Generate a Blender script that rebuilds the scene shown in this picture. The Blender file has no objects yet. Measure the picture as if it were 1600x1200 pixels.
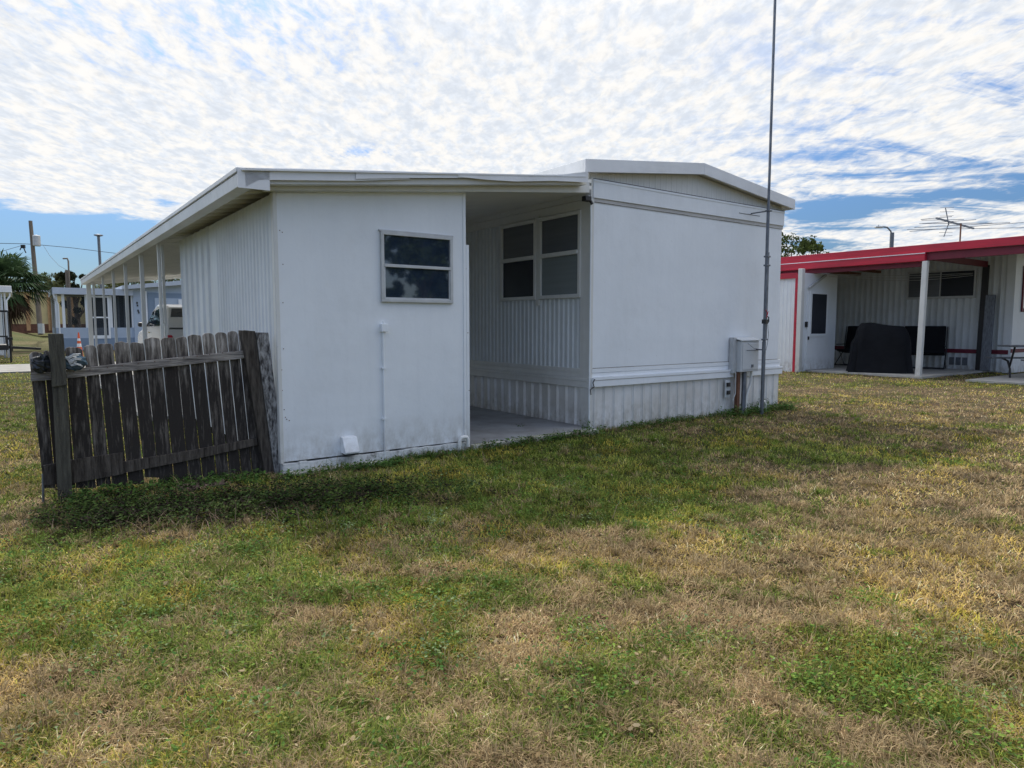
import bpy, math, random
import numpy as np
from mathutils import Vector, Matrix
random.seed(7); RNG = np.random.default_rng(11)
S = bpy.context.scene; COL = S.collection
# ------------------------------------------------------------------ frame
F = 1060.0; HY = 508.0; CH = 1.25
TH = math.atan((600-HY)/F)
def ray(x, y):
    a = (x-800)/F; b = -(y-600)/F
    return Vector((a, math.cos(TH)+b*math.sin(TH), -math.sin(TH)+b*math.cos(TH)))
CAM = Vector((0, 0, CH))
def ground_at(x, y):
    r = ray(x, y); return CAM + r*(-CH/r.z)
DV = Vector((-775, F/math.cos(TH), 0)).normalized(); UV = Vector((DV.y, -DV.x, 0))
P0 = ground_at(441, 741)
YAW = math.atan2(UV.y, UV.x)
def W(u, v, z=0): return P0 + UV*u + DV*v + Vector((0, 0, z))
def L(p): d = Vector(p)-P0; return (d.dot(UV), d.dot(DV), p[2])
# measured positions: a photo point carried on to a known plane of the building
def onV(x, y, v):
    r = ray(x, y); t = (v-(CAM-P0).dot(DV))/r.dot(DV); return L(CAM+r*t)
def onU(x, y, u):
    r = ray(x, y); t = (u-(CAM-P0).dot(UV))/r.dot(UV); return L(CAM+r*t)
def onG(x, y): return L(ground_at(x, y))
def at(x, y, d):
    r = ray(x, y); return CAM + r*(d/r.y)
def atL(x, y, d): return L(at(x, y, d))

# ------------------------------------------------------------------ materials
def nodes(m):
    m.use_nodes = True; nt = m.node_tree; b = nt.nodes['Principled BSDF']; return nt, b
MATS = {}
def mat(name, col, rough=.6, metal=0., var=.12, scale=6., bump=.0, bscale=60., col2=None, thr=None, spec=.5, stretch=None, ior=None):
    m = bpy.data.materials.new(name); nt, b = nodes(m); N = nt.nodes; K = nt.links
    tc = N.new('ShaderNodeTexCoord'); mp = N.new('ShaderNodeMapping'); K.new(tc.outputs['Object'], mp.inputs['Vector'])
    if stretch: mp.inputs['Scale'].default_value = stretch
    n = N.new('ShaderNodeTexNoise'); n.inputs['Scale'].default_value = scale; n.inputs['Detail'].default_value = 6; n.inputs['Roughness'].default_value = .65
    K.new(mp.outputs[0], n.inputs['Vector'])
    r = N.new('ShaderNodeValToRGB'); e = r.color_ramp.elements
    c2 = col2 if col2 else tuple(c*(1-var) for c in col); c1 = col if col2 else tuple(min(1, c*(1+var*.5)) for c in col)
    lo, hi = thr if thr else (.3, .7)
    e[0].position = lo; e[0].color = (*c2, 1); e[1].position = hi; e[1].color = (*c1, 1)
    K.new(n.outputs['Fac'], r.inputs['Fac']); K.new(r.outputs['Color'], b.inputs['Base Color'])
    b.inputs['Roughness'].default_value = rough; b.inputs['Metallic'].default_value = metal
    b.inputs['Specular IOR Level'].default_value = spec
    if ior: b.inputs['IOR'].default_value = ior
    if bump:
        n2 = N.new('ShaderNodeTexNoise'); n2.inputs['Scale'].default_value = bscale; n2.inputs['Detail'].default_value = 5
        K.new(mp.outputs[0], n2.inputs['Vector'])
        bp = N.new('ShaderNodeBump'); bp.inputs['Strength'].default_value = bump; bp.inputs['Distance'].default_value = .02
        K.new(n2.outputs['Fac'], bp.inputs['Height']); K.new(bp.outputs[0], b.inputs['Normal'])
    MATS[name] = m; return m

def painted(name, base, stain, grime, amount=.5, splash=.85, streak=(9, 9, .7)):
    """old painted metal: soft patchy repaint tones, faint vertical runs, sparse grime specks"""
    m = bpy.data.materials.new(name); nt, b = nodes(m); N = nt.nodes; K = nt.links
    tc = N.new('ShaderNodeTexCoord')
    def noise(scale, detail, stretch=None, rough=.6):
        mp = N.new('ShaderNodeMapping'); K.new(tc.outputs['Object'], mp.inputs['Vector'])
        if stretch: mp.inputs['Scale'].default_value = stretch
        n = N.new('ShaderNodeTexNoise'); n.inputs['Scale'].default_value = scale; n.inputs['Detail'].default_value = detail; n.inputs['Roughness'].default_value = rough
        K.new(mp.outputs[0], n.inputs['Vector']); return n.outputs['Fac']
    def ramp(fac, lo, hi, a=0., c=1.):
        r = N.new('ShaderNodeMapRange'); r.inputs['From Min'].default_value = lo; r.inputs['From Max'].default_value = hi
        r.inputs['To Min'].default_value = a; r.inputs['To Max'].default_value = c; K.new(fac, r.inputs['Value']); return r.outputs[0]
    def mix(fac, a, c):
        x = N.new('ShaderNodeMix'); x.data_type = 'RGBA'; K.new(fac, x.inputs['Factor'])
        for s, val in ((6, a), (7, c)):
            if hasattr(val, 'links'): K.new(val, x.inputs[s])
            else: x.inputs[s].default_value = (*val, 1)
        return x.outputs[2]
    c = mix(ramp(noise(1.3, 4), .35, .65, 0, amount), base, stain)
    c = mix(ramp(noise(1.6, 6, streak), .52, .75, 0, amount*.9), c, stain)
    c = mix(ramp(noise(34, 3), .70, .80, 0, .55), c, grime)
    c = mix(ramp(noise(2.2, 5, (26, 26, .35)), .64, .80, 0, amount*.18), c, grime)
    c = mix(ramp(noise(.9, 8, None, .75), .50, .72, 0, amount*.35), c, grime)
    sz = N.new('ShaderNodeSeparateXYZ'); K.new(tc.outputs['Object'], sz.inputs[0]); fo = N.new('ShaderNodeMath'); fo.operation = 'MULTIPLY'
    K.new(ramp(sz.outputs['Z'], .42, .0, 0, 1), fo.inputs[0]); K.new(ramp(noise(11, 7, (1, 1, .6), .7), .38, .68, 0, splash), fo.inputs[1]); c = mix(fo.outputs[0], c, (.27, .235, .18))
    K.new(c, b.inputs['Base Color']); b.inputs['Roughness'].default_value = .42; b.inputs['Specular IOR Level'].default_value = .4
    bp = N.new('ShaderNodeBump'); bp.inputs['Strength'].default_value = .4; bp.inputs['Distance'].default_value = .010
    ad = N.new('ShaderNodeMath'); ad.operation = 'ADD'; K.new(noise(5, 3), ad.inputs[0]); vr = N.new('ShaderNodeMath'); vr.operation = 'MULTIPLY'; vr.inputs[1].default_value = .30; K.new(noise(1.0, 2, (6, 6, .12)), vr.inputs[0]); K.new(vr.outputs[0], ad.inputs[1]); K.new(ad.outputs[0], bp.inputs['Height']); bp2 = N.new('ShaderNodeBump'); bp2.inputs['Strength'].default_value = .12; bp2.inputs['Distance'].default_value = .003
    K.new(noise(90, 3), bp2.inputs['Height']); K.new(bp.outputs[0], bp2.inputs['Normal']); K.new(bp2.outputs[0], b.inputs['Normal'])
    MATS[name] = m; return m

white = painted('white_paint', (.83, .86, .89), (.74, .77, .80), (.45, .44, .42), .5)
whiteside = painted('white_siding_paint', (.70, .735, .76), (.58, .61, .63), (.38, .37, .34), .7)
cream = painted('cream_trim_paint', (.72, .72, .70), (.60, .60, .57), (.36, .34, .30), .6)
dirty = painted('dirty_skirt_paint', (.80, .80, .80), (.62, .60, .56), (.38, .34, .28), .7)
fasciaw = painted('fascia_paint', (.82, .83, .85), (.64, .65, .66), (.40, .40, .40), .6, streak=(1, 9, 9))
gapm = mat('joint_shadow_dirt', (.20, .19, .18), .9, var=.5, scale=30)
shade_grime = painted('shade_and_grime_trim_paint', (.46, .45, .44), (.58, .57, .56), (.2, .18, .16), .8, streak=(1, 9, 9))  # grime tone that also paints in shade under the band and along belt grooves
peeling = mat('peeling_base_paint', (.66, .67, .66), .8, col2=(.26, .25, .23), scale=9, thr=(.34, .46), bump=.5, bscale=40)
ceilw = mat('ceiling_white', (.82, .81, .77), .6, var=.08, scale=3)
weather = mat('weathered_wood', (.15, .13, .11), .9, col2=(.035, .029, .025), scale=5, thr=(.35, .70), bump=.7, bscale=30, stretch=(9, 9, 1.0), spec=.2)
weather_pale = mat('weathered_wood_pale', (.42, .41, .40), .9, col2=(.045, .042, .042), scale=11, thr=(.38, .62), bump=.8, bscale=26, stretch=(5, 5, 1.3), spec=.2)
weather_rail = mat('weathered_rail_wood', (.50, .455, .41), .9, col2=(.06, .055, .055), scale=5, thr=(.3, .66), bump=.7, bscale=30, stretch=(1, 9, 12), spec=.2)
weather_post = mat('weathered_post_wood', (.13, .125, .10), .9, col2=(.045, .042, .036), scale=5, thr=(.3, .7), bump=.7, bscale=30, stretch=(9, 9, .9), spec=.2)
# picket wood: pale lichen tops fading into black wood lower down (a stain that belongs to the boards)
def picket_mat():
    m = bpy.data.materials.new('picket_wood'); nt, b = nodes(m); N = nt.nodes; K = nt.links
    tc = N.new('ShaderNodeTexCoord'); mp = N.new('ShaderNodeMapping'); mp.inputs['Scale'].default_value = (9, 7, 1.1)
    oi = N.new('ShaderNodeObjectInfo'); sc_ = N.new('ShaderNodeMath'); sc_.operation = 'MULTIPLY'; sc_.inputs[1].default_value = 37; K.new(oi.outputs['Random'], sc_.inputs[0])
    va = N.new('ShaderNodeVectorMath'); va.operation = 'ADD'; K.new(tc.outputs['Object'], va.inputs[0]); K.new(sc_.outputs[0], va.inputs[1]); K.new(va.outputs[0], mp.inputs['Vector'])
    n = N.new('ShaderNodeTexNoise'); n.inputs['Scale'].default_value = 4; n.inputs['Detail'].default_value = 9; n.inputs['Roughness'].default_value = .7; K.new(mp.outputs[0], n.inputs['Vector'])
    sp = N.new('ShaderNodeSeparateXYZ'); K.new(tc.outputs['Object'], sp.inputs[0])
    r = N.new('ShaderNodeMapRange'); r.inputs['From Min'].default_value = .80; r.inputs['From Max'].default_value = 1.12; r.inputs['To Min'].default_value = -.13; r.inputs['To Max'].default_value = .10
    K.new(sp.outputs['Z'], r.inputs['Value'])
    a = N.new('ShaderNodeMath'); a.operation = 'ADD'; K.new(n.outputs['Fac'], a.inputs[0]); K.new(r.outputs[0], a.inputs[1]); rr_ = N.new('ShaderNodeMapRange'); rr_.inputs['To Min'].default_value = -.055; rr_.inputs['To Max'].default_value = .055; K.new(oi.outputs['Random'], rr_.inputs['Value']); a2 = N.new('ShaderNodeMath'); a2.operation = 'ADD'; K.new(a.outputs[0], a2.inputs[0]); K.new(rr_.outputs[0], a2.inputs[1]); a = a2
    cr = N.new('ShaderNodeValToRGB'); e = cr.color_ramp.elements
    e[0].position = .38; e[0].color = (.036, .031, .028, 1); e[1].position = .74; e[1].color = (.50, .46, .42, 1)
    x = e.new(.505); x.color = (.12, .105, .092, 1); x = e.new(.60); x.color = (.24, .215, .19, 1)
    K.new(a.outputs[0], cr.inputs[0]); K.new(cr.outputs[0], b.inputs['Base Color']); b.inputs['Roughness'].default_value = .9; b.inputs['Specular IOR Level'].default_value = .2
    bp = N.new('ShaderNodeBump'); bp.inputs['Strength'].default_value = .8; bp.inputs['Distance'].default_value = .01; K.new(n.outputs['Fac'], bp.inputs['Height']); K.new(bp.outputs[0], b.inputs['Normal'])
    return m
picketm = picket_mat()
concrete = mat('concrete', (.46, .44, .40), .9, var=.25, scale=4, bump=.3, bscale=90)
slabpaint = mat('grey_floor_paint', (.33, .34, .355), .7, col2=(.20, .195, .19), scale=2.2, thr=(.32, .62), bump=.15)
block = mat('painted_block', (.58, .56, .50), .9, col2=(.26, .27, .18), scale=7, thr=(.36, .56), bump=.5, bscale=60)
paver = mat('brown_paver', (.16, .105, .085), .95, var=.35, scale=8, bump=.4, bscale=70)
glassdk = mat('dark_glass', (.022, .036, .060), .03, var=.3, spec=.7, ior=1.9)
glass_up = mat('shaded_glass', (.12, .13, .145), .22, var=.12, scale=2, spec=.6, stretch=(.3, .3, 9))
glass_lo = mat('blind_glass', (.21, .24, .245), .22, var=.08, scale=2, spec=.6, stretch=(.3, .3, 9))
glass_bk = mat('black_screen_glass', (.03, .034, .045), .3, var=.12, spec=.15)
alu = mat('aluminium', (.62, .63, .64), .38, .85, var=.15, scale=12)
alu_dull = mat('dull_aluminium', (.55, .56, .56), .5, .3, var=.15, scale=8)
galv = mat('galvanised', (.24, .26, .29), .5, .6, col2=(.10, .11, .13), scale=14, thr=(.3, .7), stretch=(3, 3, .6))
plastic = mat('weathered_grey_plastic', (.56, .58, .59), .55, var=.08, scale=5)
pvc = mat('pvc', (.75, .75, .72), .5, var=.12, scale=9)
rust = mat('rusty_brown', (.16, .07, .04), .9, var=.4, scale=10, bump=.3)
black = mat('black_plastic', (.014, .014, .016), .45, var=.2)
blackfab = mat('black_fabric', (.010, .011, .014), .7, var=.3, scale=4, bump=1.0, bscale=5, spec=.15)
blackmetal = mat('black_metal', (.02, .02, .022), .4, .3, var=.2)
redp = mat('red_paint', (.58, .018, .05), .55, col2=(.42, .02, .045), scale=3, thr=(.38, .62), bump=.15, stretch=(1, .35, 5))
redd = mat('dark_red_paint', (.16, .012, .03), .6, var=.2, scale=5)
yellowwall = mat('yellow_wall', (.62, .50, .25), .85, var=.10, scale=2)
orangewall = mat('orange_pilaster', (.52, .30, .14), .85, var=.15, scale=3)
bluewall = mat('blue_wall', (.42, .50, .61), .7, var=.08, scale=2)
bluewall2 = mat('blue_block_wall', (.21, .28, .38), .75, var=.08, scale=2)
blueroof = mat('pale_blue_fascia', (.47, .52, .60), .6, var=.08)
screenm = mat('screen_mesh', (.03, .035, .04), .8, var=.2)
roofgrey = mat('grey_roof', (.42, .43, .44), .8, var=.12, scale=3)
bark = mat('bark', (.13, .10, .075), .95, var=.4, scale=9, bump=.6, bscale=30, stretch=(4, 4, 1))
polewood = mat('pole_wood', (.20, .165, .13), .9, var=.3, scale=5, stretch=(8, 8, .5))
carpaint = mat('white_car_paint', (.80, .80, .80), .18, var=.02, spec=.8)
rubber = mat('rubber', (.02, .02, .02), .8)
orangep = mat('orange_plastic', (.75, .12, .03), .5, var=.1)
whitep = mat('white_band', (.8, .8, .8), .4, var=.05)
chrome = mat('chrome', (.7, .7, .7), .12, 1., var=.05)
tarpd = mat('dark_bag_plastic', (.018, .022, .028), .35, var=.4, scale=9)
tarpb = mat('blue_grey_bag_plastic', (.10, .17, .22), .35, col2=(.03, .05, .07), scale=14, thr=(.4, .6))
asphalt = mat('asphalt', (.10, .10, .10), .9, var=.2, scale=6, bump=.3)
def screen_mat():
    m = bpy.data.materials.new('porch_screen'); nt, b = nodes(m); N = nt.nodes; K = nt.links
    b.inputs['Base Color'].default_value = (.03, .035, .04, 1); b.inputs['Roughness'].default_value = .8; b.inputs['Alpha'].default_value = .38
    return m
screen_t = screen_mat()
def leafmat(name, rough=.55):
    m = bpy.data.materials.new(name); nt, b = nodes(m); N = nt.nodes; K = nt.links
    a = N.new('ShaderNodeAttribute'); a.attribute_name = 'col'; K.new(a.outputs['Color'], b.inputs['Base Color'])
    b.inputs['Roughness'].default_value = rough; b.inputs['Specular IOR Level'].default_value = .07
    tr = N.new('ShaderNodeBsdfTranslucent'); K.new(a.outputs['Color'], tr.inputs['Color'])
    mx = N.new('ShaderNodeMixShader'); mx.inputs[0].default_value = .25
    K.new(b.outputs[0], mx.inputs[1]); K.new(tr.outputs[0], mx.inputs[2]); K.new(mx.outputs[0], N['Material Output'].inputs['Surface'])
    return m
leafm = leafmat('leaves', .8); grassm = leafmat('grass_blades', .7)

# ------------------------------------------------------------------ mesh builder
class MB:
    def __init__(s): s.v = []; s.f = []; s.m = []; s.c = []
    def add(s, vs, fs, m=0):
        b = len(s.v); s.v += [tuple(p) for p in vs]; s.f += [tuple(i+b for i in f) for f in fs]; s.m += [m]*len(fs); return s
    def box(s, x0, x1, y0, y1, z0, z1, m=0):
        return s.add([(x0, y0, z0), (x1, y0, z0), (x1, y1, z0), (x0, y1, z0), (x0, y0, z1), (x1, y0, z1), (x1, y1, z1), (x0, y1, z1)],
                     [(0, 3, 2, 1), (4, 5, 6, 7), (0, 1, 5, 4), (1, 2, 6, 5), (2, 3, 7, 6), (3, 0, 4, 7)], m)
    def beam(s, a, b, w, h, up=(0, 0, 1), m=0, w2=None):
        a = Vector(a); b = Vector(b); t = (b-a).normalized(); up = Vector(up); sd = t.cross(up).normalized(); n = sd.cross(t).normalized()
        w2 = w if w2 is None else w2
        vs = [a-sd*w/2-n*h/2, a+sd*w/2-n*h/2, a+sd*w/2+n*h/2, a-sd*w/2+n*h/2, b-sd*w2/2-n*h/2, b+sd*w2/2-n*h/2, b+sd*w2/2+n*h/2, b-sd*w2/2+n*h/2]
        return s.add(vs, [(0, 3, 2, 1), (4, 5, 6, 7), (0, 1, 5, 4), (1, 2, 6, 5), (2, 3, 7, 6), (3, 0, 4, 7)], m)
    def prism(s, poly, off, m=0):
        n = len(poly); off = Vector(off); vs = [Vector(p) for p in poly]; vs += [p+off for p in vs]
        fs = [tuple(range(n))[::-1], tuple(range(n, 2*n))]+[(i, (i+1) % n, (i+1) % n+n, i+n) for i in range(n)]
        return s.add(vs, fs, m)
    def tube(s, pts, r, n=8, m=0, cap=True):
        pts = [Vector(p) for p in pts]; rs = r if isinstance(r, (list, tuple)) else [r]*len(pts)
        vs = []; prev = None
        for i, p in enumerate(pts):
            t = (pts[min(i+1, len(pts)-1)]-pts[max(i-1, 0)]).normalized()
            if prev is None: a = Vector((0, 0, 1)) if abs(t.z) < .9 else Vector((1, 0, 0)); x = t.cross(a).normalized()
            else: x = (prev-t*prev.dot(t)).normalized()
            y = t.cross(x); prev = x
            for k in range(n):
                q = 2*math.pi*k/n; vs.append(p+(x*math.cos(q)+y*math.sin(q))*rs[i])
        fs = []
        for i in range(len(pts)-1):
            for k in range(n):
                a = i*n+k; b = i*n+(k+1) % n; fs.append((a, b, b+n, a+n))
        if cap: fs.append(tuple(range(n))[::-1]); fs.append(tuple(range((len(pts)-1)*n, len(pts)*n)))
        return s.add(vs, fs, m)
    def lathe(s, c, prof, n=16, m=0):
        vs = [(c[0]+r*math.cos(2*math.pi*k/n), c[1]+r*math.sin(2*math.pi*k/n), c[2]+z) for r, z in prof for k in range(n)]
        fs = [(i*n+k, i*n+(k+1) % n, (i+1)*n+(k+1) % n, (i+1)*n+k) for i in range(len(prof)-1) for k in range(n)]
        fs += [tuple(range(n))[::-1], tuple(range((len(prof)-1)*n, len(prof)*n))]
        return s.add(vs, fs, m)
    def skin(s, S_, D_, fix, z0, z1, axis, sign=-1, m=0):
        """vertical corrugated sheet. S_ positions along the wall, D_ proud depth; axis 'u' runs along u (normal v), 'v' runs along v (normal u)"""
        vs = []; f0 = z0 if callable(z0) else (lambda q: z0); f1 = z1 if callable(z1) else (lambda q: z1)
        for q, d in zip(S_, D_):
            if axis == 'u': vs += [(q, fix+sign*d, f0(q)), (q, fix+sign*d, f1(q))]
            else: vs += [(fix+sign*d, q, f0(q)), (fix+sign*d, q, f1(q))]
        fs = [(2*i, 2*i+2, 2*i+3, 2*i+1) for i in range(len(S_)-1)]
        return s.add(vs, fs, m)
def ribs(a, b, pitch, flat, depth, ramp=.3, base=.004, jit=0.):
    """trapezoid rib profile from a to b"""
    S_, D_ = [a], [base]; p = a
    while p+pitch <= b+1e-6:
        w = pitch; r = w*ramp*.5; x0 = p+w*flat
        j = random.uniform(-jit, jit)
        S_ += [x0+j, x0+r+j, p+w-r*1.0+j, p+w-1e-4+j]; D_ += [base, base+depth, base+depth, base]; p += pitch
    S_.append(b); D_.append(base); return S_, D_

def link(o, parent=None):
    COL.objects.link(o)
    if parent: o.parent = parent
    return o
def meshobj(name, mb, mats, parent=None, origin=(0, 0, 0), bevel=0., smooth=False, cols=None):
    me = bpy.data.meshes.new(name)
    ox, oy, oz = origin
    me.from_pydata([(p[0]-ox, p[1]-oy, p[2]-oz) for p in mb.v], [], mb.f)
    if not isinstance(mats, (list, tuple)): mats = [mats]
    for m in mats: me.materials.append(m)
    if len(mats) > 1: me.polygons.foreach_set('material_index', mb.m)
    if smooth: me.polygons.foreach_set('use_smooth', [True]*len(me.polygons))
    me.update()
    o = link(bpy.data.objects.new(name, me), parent)
    if bevel:
        b = o.modifiers.new('bevel', 'BEVEL'); b.width = bevel; b.segments = 2; b.limit_method = 'ANGLE'; b.angle_limit = math.radians(40)
    if smooth:
        try: me.set_sharp_from_angle(angle=math.radians(40))
        except Exception: pass
    return o
def tag(o, label=None, cat=None, group=None, kind=None):
    if label: o['label'] = label
    if cat: o['category'] = cat
    if group: o['group'] = group
    if kind: o['kind'] = kind
    return o
def thing(name, org, label, cat, group=None, rz=0.):
    """an Empty at the thing's base; org in the building frame"""
    o = bpy.data.objects.new(name, None); COL.objects.link(o); o.location = W(*org); o.rotation_euler = (0, 0, YAW+rz); o.empty_display_size = .2
    o['_org'] = 0; del o['_org']
    ORG[o.name] = org; return tag(o, label, cat, group)
ORG = {}
def part(root, name, mb, mats, bevel=0., smooth=False, rel=False, up=None, label=None):
    """a part, its coordinates in the building frame (rel=False) or already relative to the root"""
    org = (0, 0, 0) if rel else ORG[root.name]
    o = meshobj(name, mb, mats, up or root, org, bevel, smooth)
    if label: o['label'] = label
    return o
def solo(name, mb, mats, org, label=None, cat=None, group=None, kind=None, bevel=0., smooth=False):
    o = meshobj(name, mb, mats, None, org, bevel, smooth); o.location = W(*org); o.rotation_euler = (0, 0, YAW)
    return tag(o, label, cat, group, kind)

# ------------------------------------------------------------------ camera, world, sun
cd = bpy.data.cameras.new('camera'); cam = bpy.data.objects.new('camera', cd); COL.objects.link(cam)
cam.location = CAM; cam.rotation_euler = (math.pi/2-TH, 0, 0); cd.sensor_width = 36; cd.lens = 36*F/1600; cd.clip_end = 3000; cd.clip_start = .05
S.camera = cam
SUN_AZ = Vector((-.545, .838, 0)).normalized(); EL = math.radians(46.5)
sd = bpy.data.lights.new('sun', 'SUN'); sun = bpy.data.objects.new('sun', sd); COL.objects.link(sun)
sd.energy = 1.8; sd.angle = math.radians(3.2); sd.color = (1, .95, .86)
sdir = Vector((SUN_AZ.x*math.cos(EL), SUN_AZ.y*math.cos(EL), math.sin(EL)))
sun.rotation_euler = sdir.to_track_quat('Z', 'Y').to_euler(); sun.location = (0, 0, 20)
wd = bpy.data.worlds.new('World'); S.world = wd; wd.use_nodes = True
_z = .07
def pl(x, y):
    r = ray(x, y).normalized(); return (r.x/(r.z+_z), r.y/(r.z+_z))
_e0, _e1 = pl(0, 322), pl(250, 346); _dx, _dy = _e1[0]-_e0[0], _e1[1]-_e0[1]
_k = _e0[0]*-_dy+_e0[1]*_dx; EA, EB = -_dy/_k, _dx/_k       # line of the cloud sheet's edge: EA*x+EB*y = 1
GAPS = [(*pl(560, 240), .30, .16, 1.), (*pl(690, 238), .12, .1, .6), (*pl(1300, 335), .30, .35, 1.2), (*pl(1560, 300), .4, .3, 1.0), (*pl(1270, 385), .25, .3, .5), (*pl(1290, 240), .3, .15, .45)]
def build_world():
    nt = wd.node_tree; N = nt.nodes; K = nt.links; N.clear()
    out = N.new('ShaderNodeOutputWorld'); bg = N.new('ShaderNodeBackground'); K.new(bg.outputs[0], out.inputs[0]); bg.inputs['Strength'].default_value = .1
    sky = N.new('ShaderNodeTexSky'); sky.sky_type = 'NISHITA'; sky.sun_disc = False; sky.sun_elevation = EL
    sky.sun_rotation = math.atan2(SUN_AZ.x, SUN_AZ.y); sky.air_density = 1.0; sky.dust_density = .6; sky.ozone_density = 2.2
    tc = N.new('ShaderNodeTexCoord'); sp = N.new('ShaderNodeSeparateXYZ'); K.new(tc.outputs['Generated'], sp.inputs[0])
    def M(op, a, b=None, clamp=False):
        n = N.new('ShaderNodeMath'); n.operation = op; n.use_clamp = clamp
        for i, q in enumerate((a, b)):
            if q is None: continue
            if isinstance(q, (int, float)): n.inputs[i].default_value = q
            else: K.new(q, n.inputs[i])
        return n.outputs[0]
    def R(val, a, b, c=0., d=1., sm=True):
        n = N.new('ShaderNodeMapRange'); n.interpolation_type = 'SMOOTHSTEP' if sm else 'LINEAR'
        for k, q in zip(('From Min', 'From Max', 'To Min', 'To Max'), (a, b, c, d)): n.inputs[k].default_value = q
        K.new(val, n.inputs['Value']); return n.outputs[0]
    z = M('ADD', M('MAXIMUM', sp.outputs['Z'], 0.0), .07)
    px = M('DIVIDE', sp.outputs['X'], z); py = M('DIVIDE', sp.outputs['Y'], z)
    cv = N.new('ShaderNodeCombineXYZ'); K.new(px, cv.inputs[0]); K.new(py, cv.inputs[1])
    def noise(scale, detail, rough=.6, dist=0., rot=0., st=(1, 1, 1), off=(0, 0, 0)):
        mp = N.new('ShaderNodeMapping'); mp.inputs['Rotation'].default_value = (0, 0, rot); mp.inputs['Scale'].default_value = st; mp.inputs['Location'].default_value = off
        K.new(cv.outputs[0], mp.inputs['Vector'])
        n = N.new('ShaderNodeTexNoise'); n.inputs['Scale'].default_value = scale; n.inputs['Detail'].default_value = detail
        n.inputs['Roughness'].default_value = rough; n.inputs['Distortion'].default_value = dist; K.new(mp.outputs[0], n.inputs['Vector']); return n.outputs['Fac']
    big = noise(.45, 3, .5, .3, off=(3.1, 1.7, 0))
    puff = noise(7.5, 8, .62, .35, rot=.75, st=(1.7, .85, 1))
    fine = noise(19, 6, .6, .3, rot=.75, st=(1.5, .9, 1))
    wisp = noise(1.5, 9, .64, .8, rot=-.9, st=(.8, 1.7, 1), off=(5, 2, 0))
    # sheet edge: beyond this line the sky is clear
    nd = M('ADD', M('MULTIPLY', px, EA), M('MULTIPLY', py, EB))
    wob = M('ADD', nd, M('MULTIPLY', M('SUBTRACT', noise(2.2, 6, .6), .5), .55))
    sheet = R(wob, .93, 1.03, 1., 0.)
    # thinner places in the sheet
    gap = None
    for (gx, gy, wx, wy, am) in GAPS:
        e = M('ADD', M('POWER', M('DIVIDE', M('SUBTRACT', px, gx), wx), 2), M('POWER', M('DIVIDE', M('SUBTRACT', py, gy), wy), 2))
        e = M('MULTIPLY', M('EXPONENT', M('MULTIPLY', e, -1)), am); gap = e if gap is None else M('ADD', gap, e)
    right = R(px, .3, 1.6)
    dens = M('ADD', M('ADD', M('MULTIPLY', big, .52), M('MULTIPLY', puff, .34)), M('MULTIPLY', fine, .14))
    dens = M('SUBTRACT', dens, M('MULTIPLY', gap, .16))
    edge = M('MULTIPLY', R(wob, .45, .85), R(px, .6, -.6)); solid = R(M('ADD', dens, M('MULTIPLY', edge, .10)), .285, .43)
    streak = R(M('SUBTRACT', M('ADD', M('MULTIPLY', wisp, .78), M('MULTIPLY', puff, .22)), M('MULTIPLY', gap, .30)), .32, .50)
    mx = N.new('ShaderNodeMix'); mx.data_type = 'FLOAT'; K.new(right, mx.inputs[0]); K.new(solid, mx.inputs[2]); K.new(streak, mx.inputs[3])
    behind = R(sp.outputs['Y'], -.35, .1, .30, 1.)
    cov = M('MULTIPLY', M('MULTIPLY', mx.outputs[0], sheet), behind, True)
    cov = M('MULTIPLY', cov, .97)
    # cloud brightness: thicker parts a little greyer
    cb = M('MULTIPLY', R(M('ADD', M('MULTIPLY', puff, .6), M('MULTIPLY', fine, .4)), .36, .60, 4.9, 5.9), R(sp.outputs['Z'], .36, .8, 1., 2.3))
    warm = N.new('ShaderNodeMix'); warm.data_type = 'RGBA'; warm.inputs[6].default_value = (.88, .93, 1.0, 1); warm.inputs[7].default_value = (1, .975, .93, 1)
    K.new(R(puff, .40, .62), warm.inputs[0])
    cc = N.new('ShaderNodeVectorMath'); cc.operation = 'SCALE'; K.new(warm.outputs[2], cc.inputs[0]); K.new(cb, cc.inputs['Scale'])
    tint = N.new('ShaderNodeVectorMath'); tint.operation = 'MULTIPLY'; K.new(sky.outputs[0], tint.inputs[0]); tint.inputs[1].default_value = (.66, .90, 1.20)
    dim = N.new('ShaderNodeVectorMath'); dim.operation = 'SCALE'; K.new(tint.outputs[0], dim.inputs[0]); K.new(R(sp.outputs['Z'], .03, .50, .36, 1.0), dim.inputs['Scale'])
    fm = N.new('ShaderNodeMix'); fm.data_type = 'RGBA'; K.new(cov, fm.inputs[0]); K.new(dim.outputs[0], fm.inputs[6]); K.new(cc.outputs[0], fm.inputs[7])
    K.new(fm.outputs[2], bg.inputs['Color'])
build_world()
S.view_settings.view_transform = 'Standard'; S.view_settings.look = 'None'; S.view_settings.exposure = 0.80; S.view_settings.gamma = 1

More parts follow.
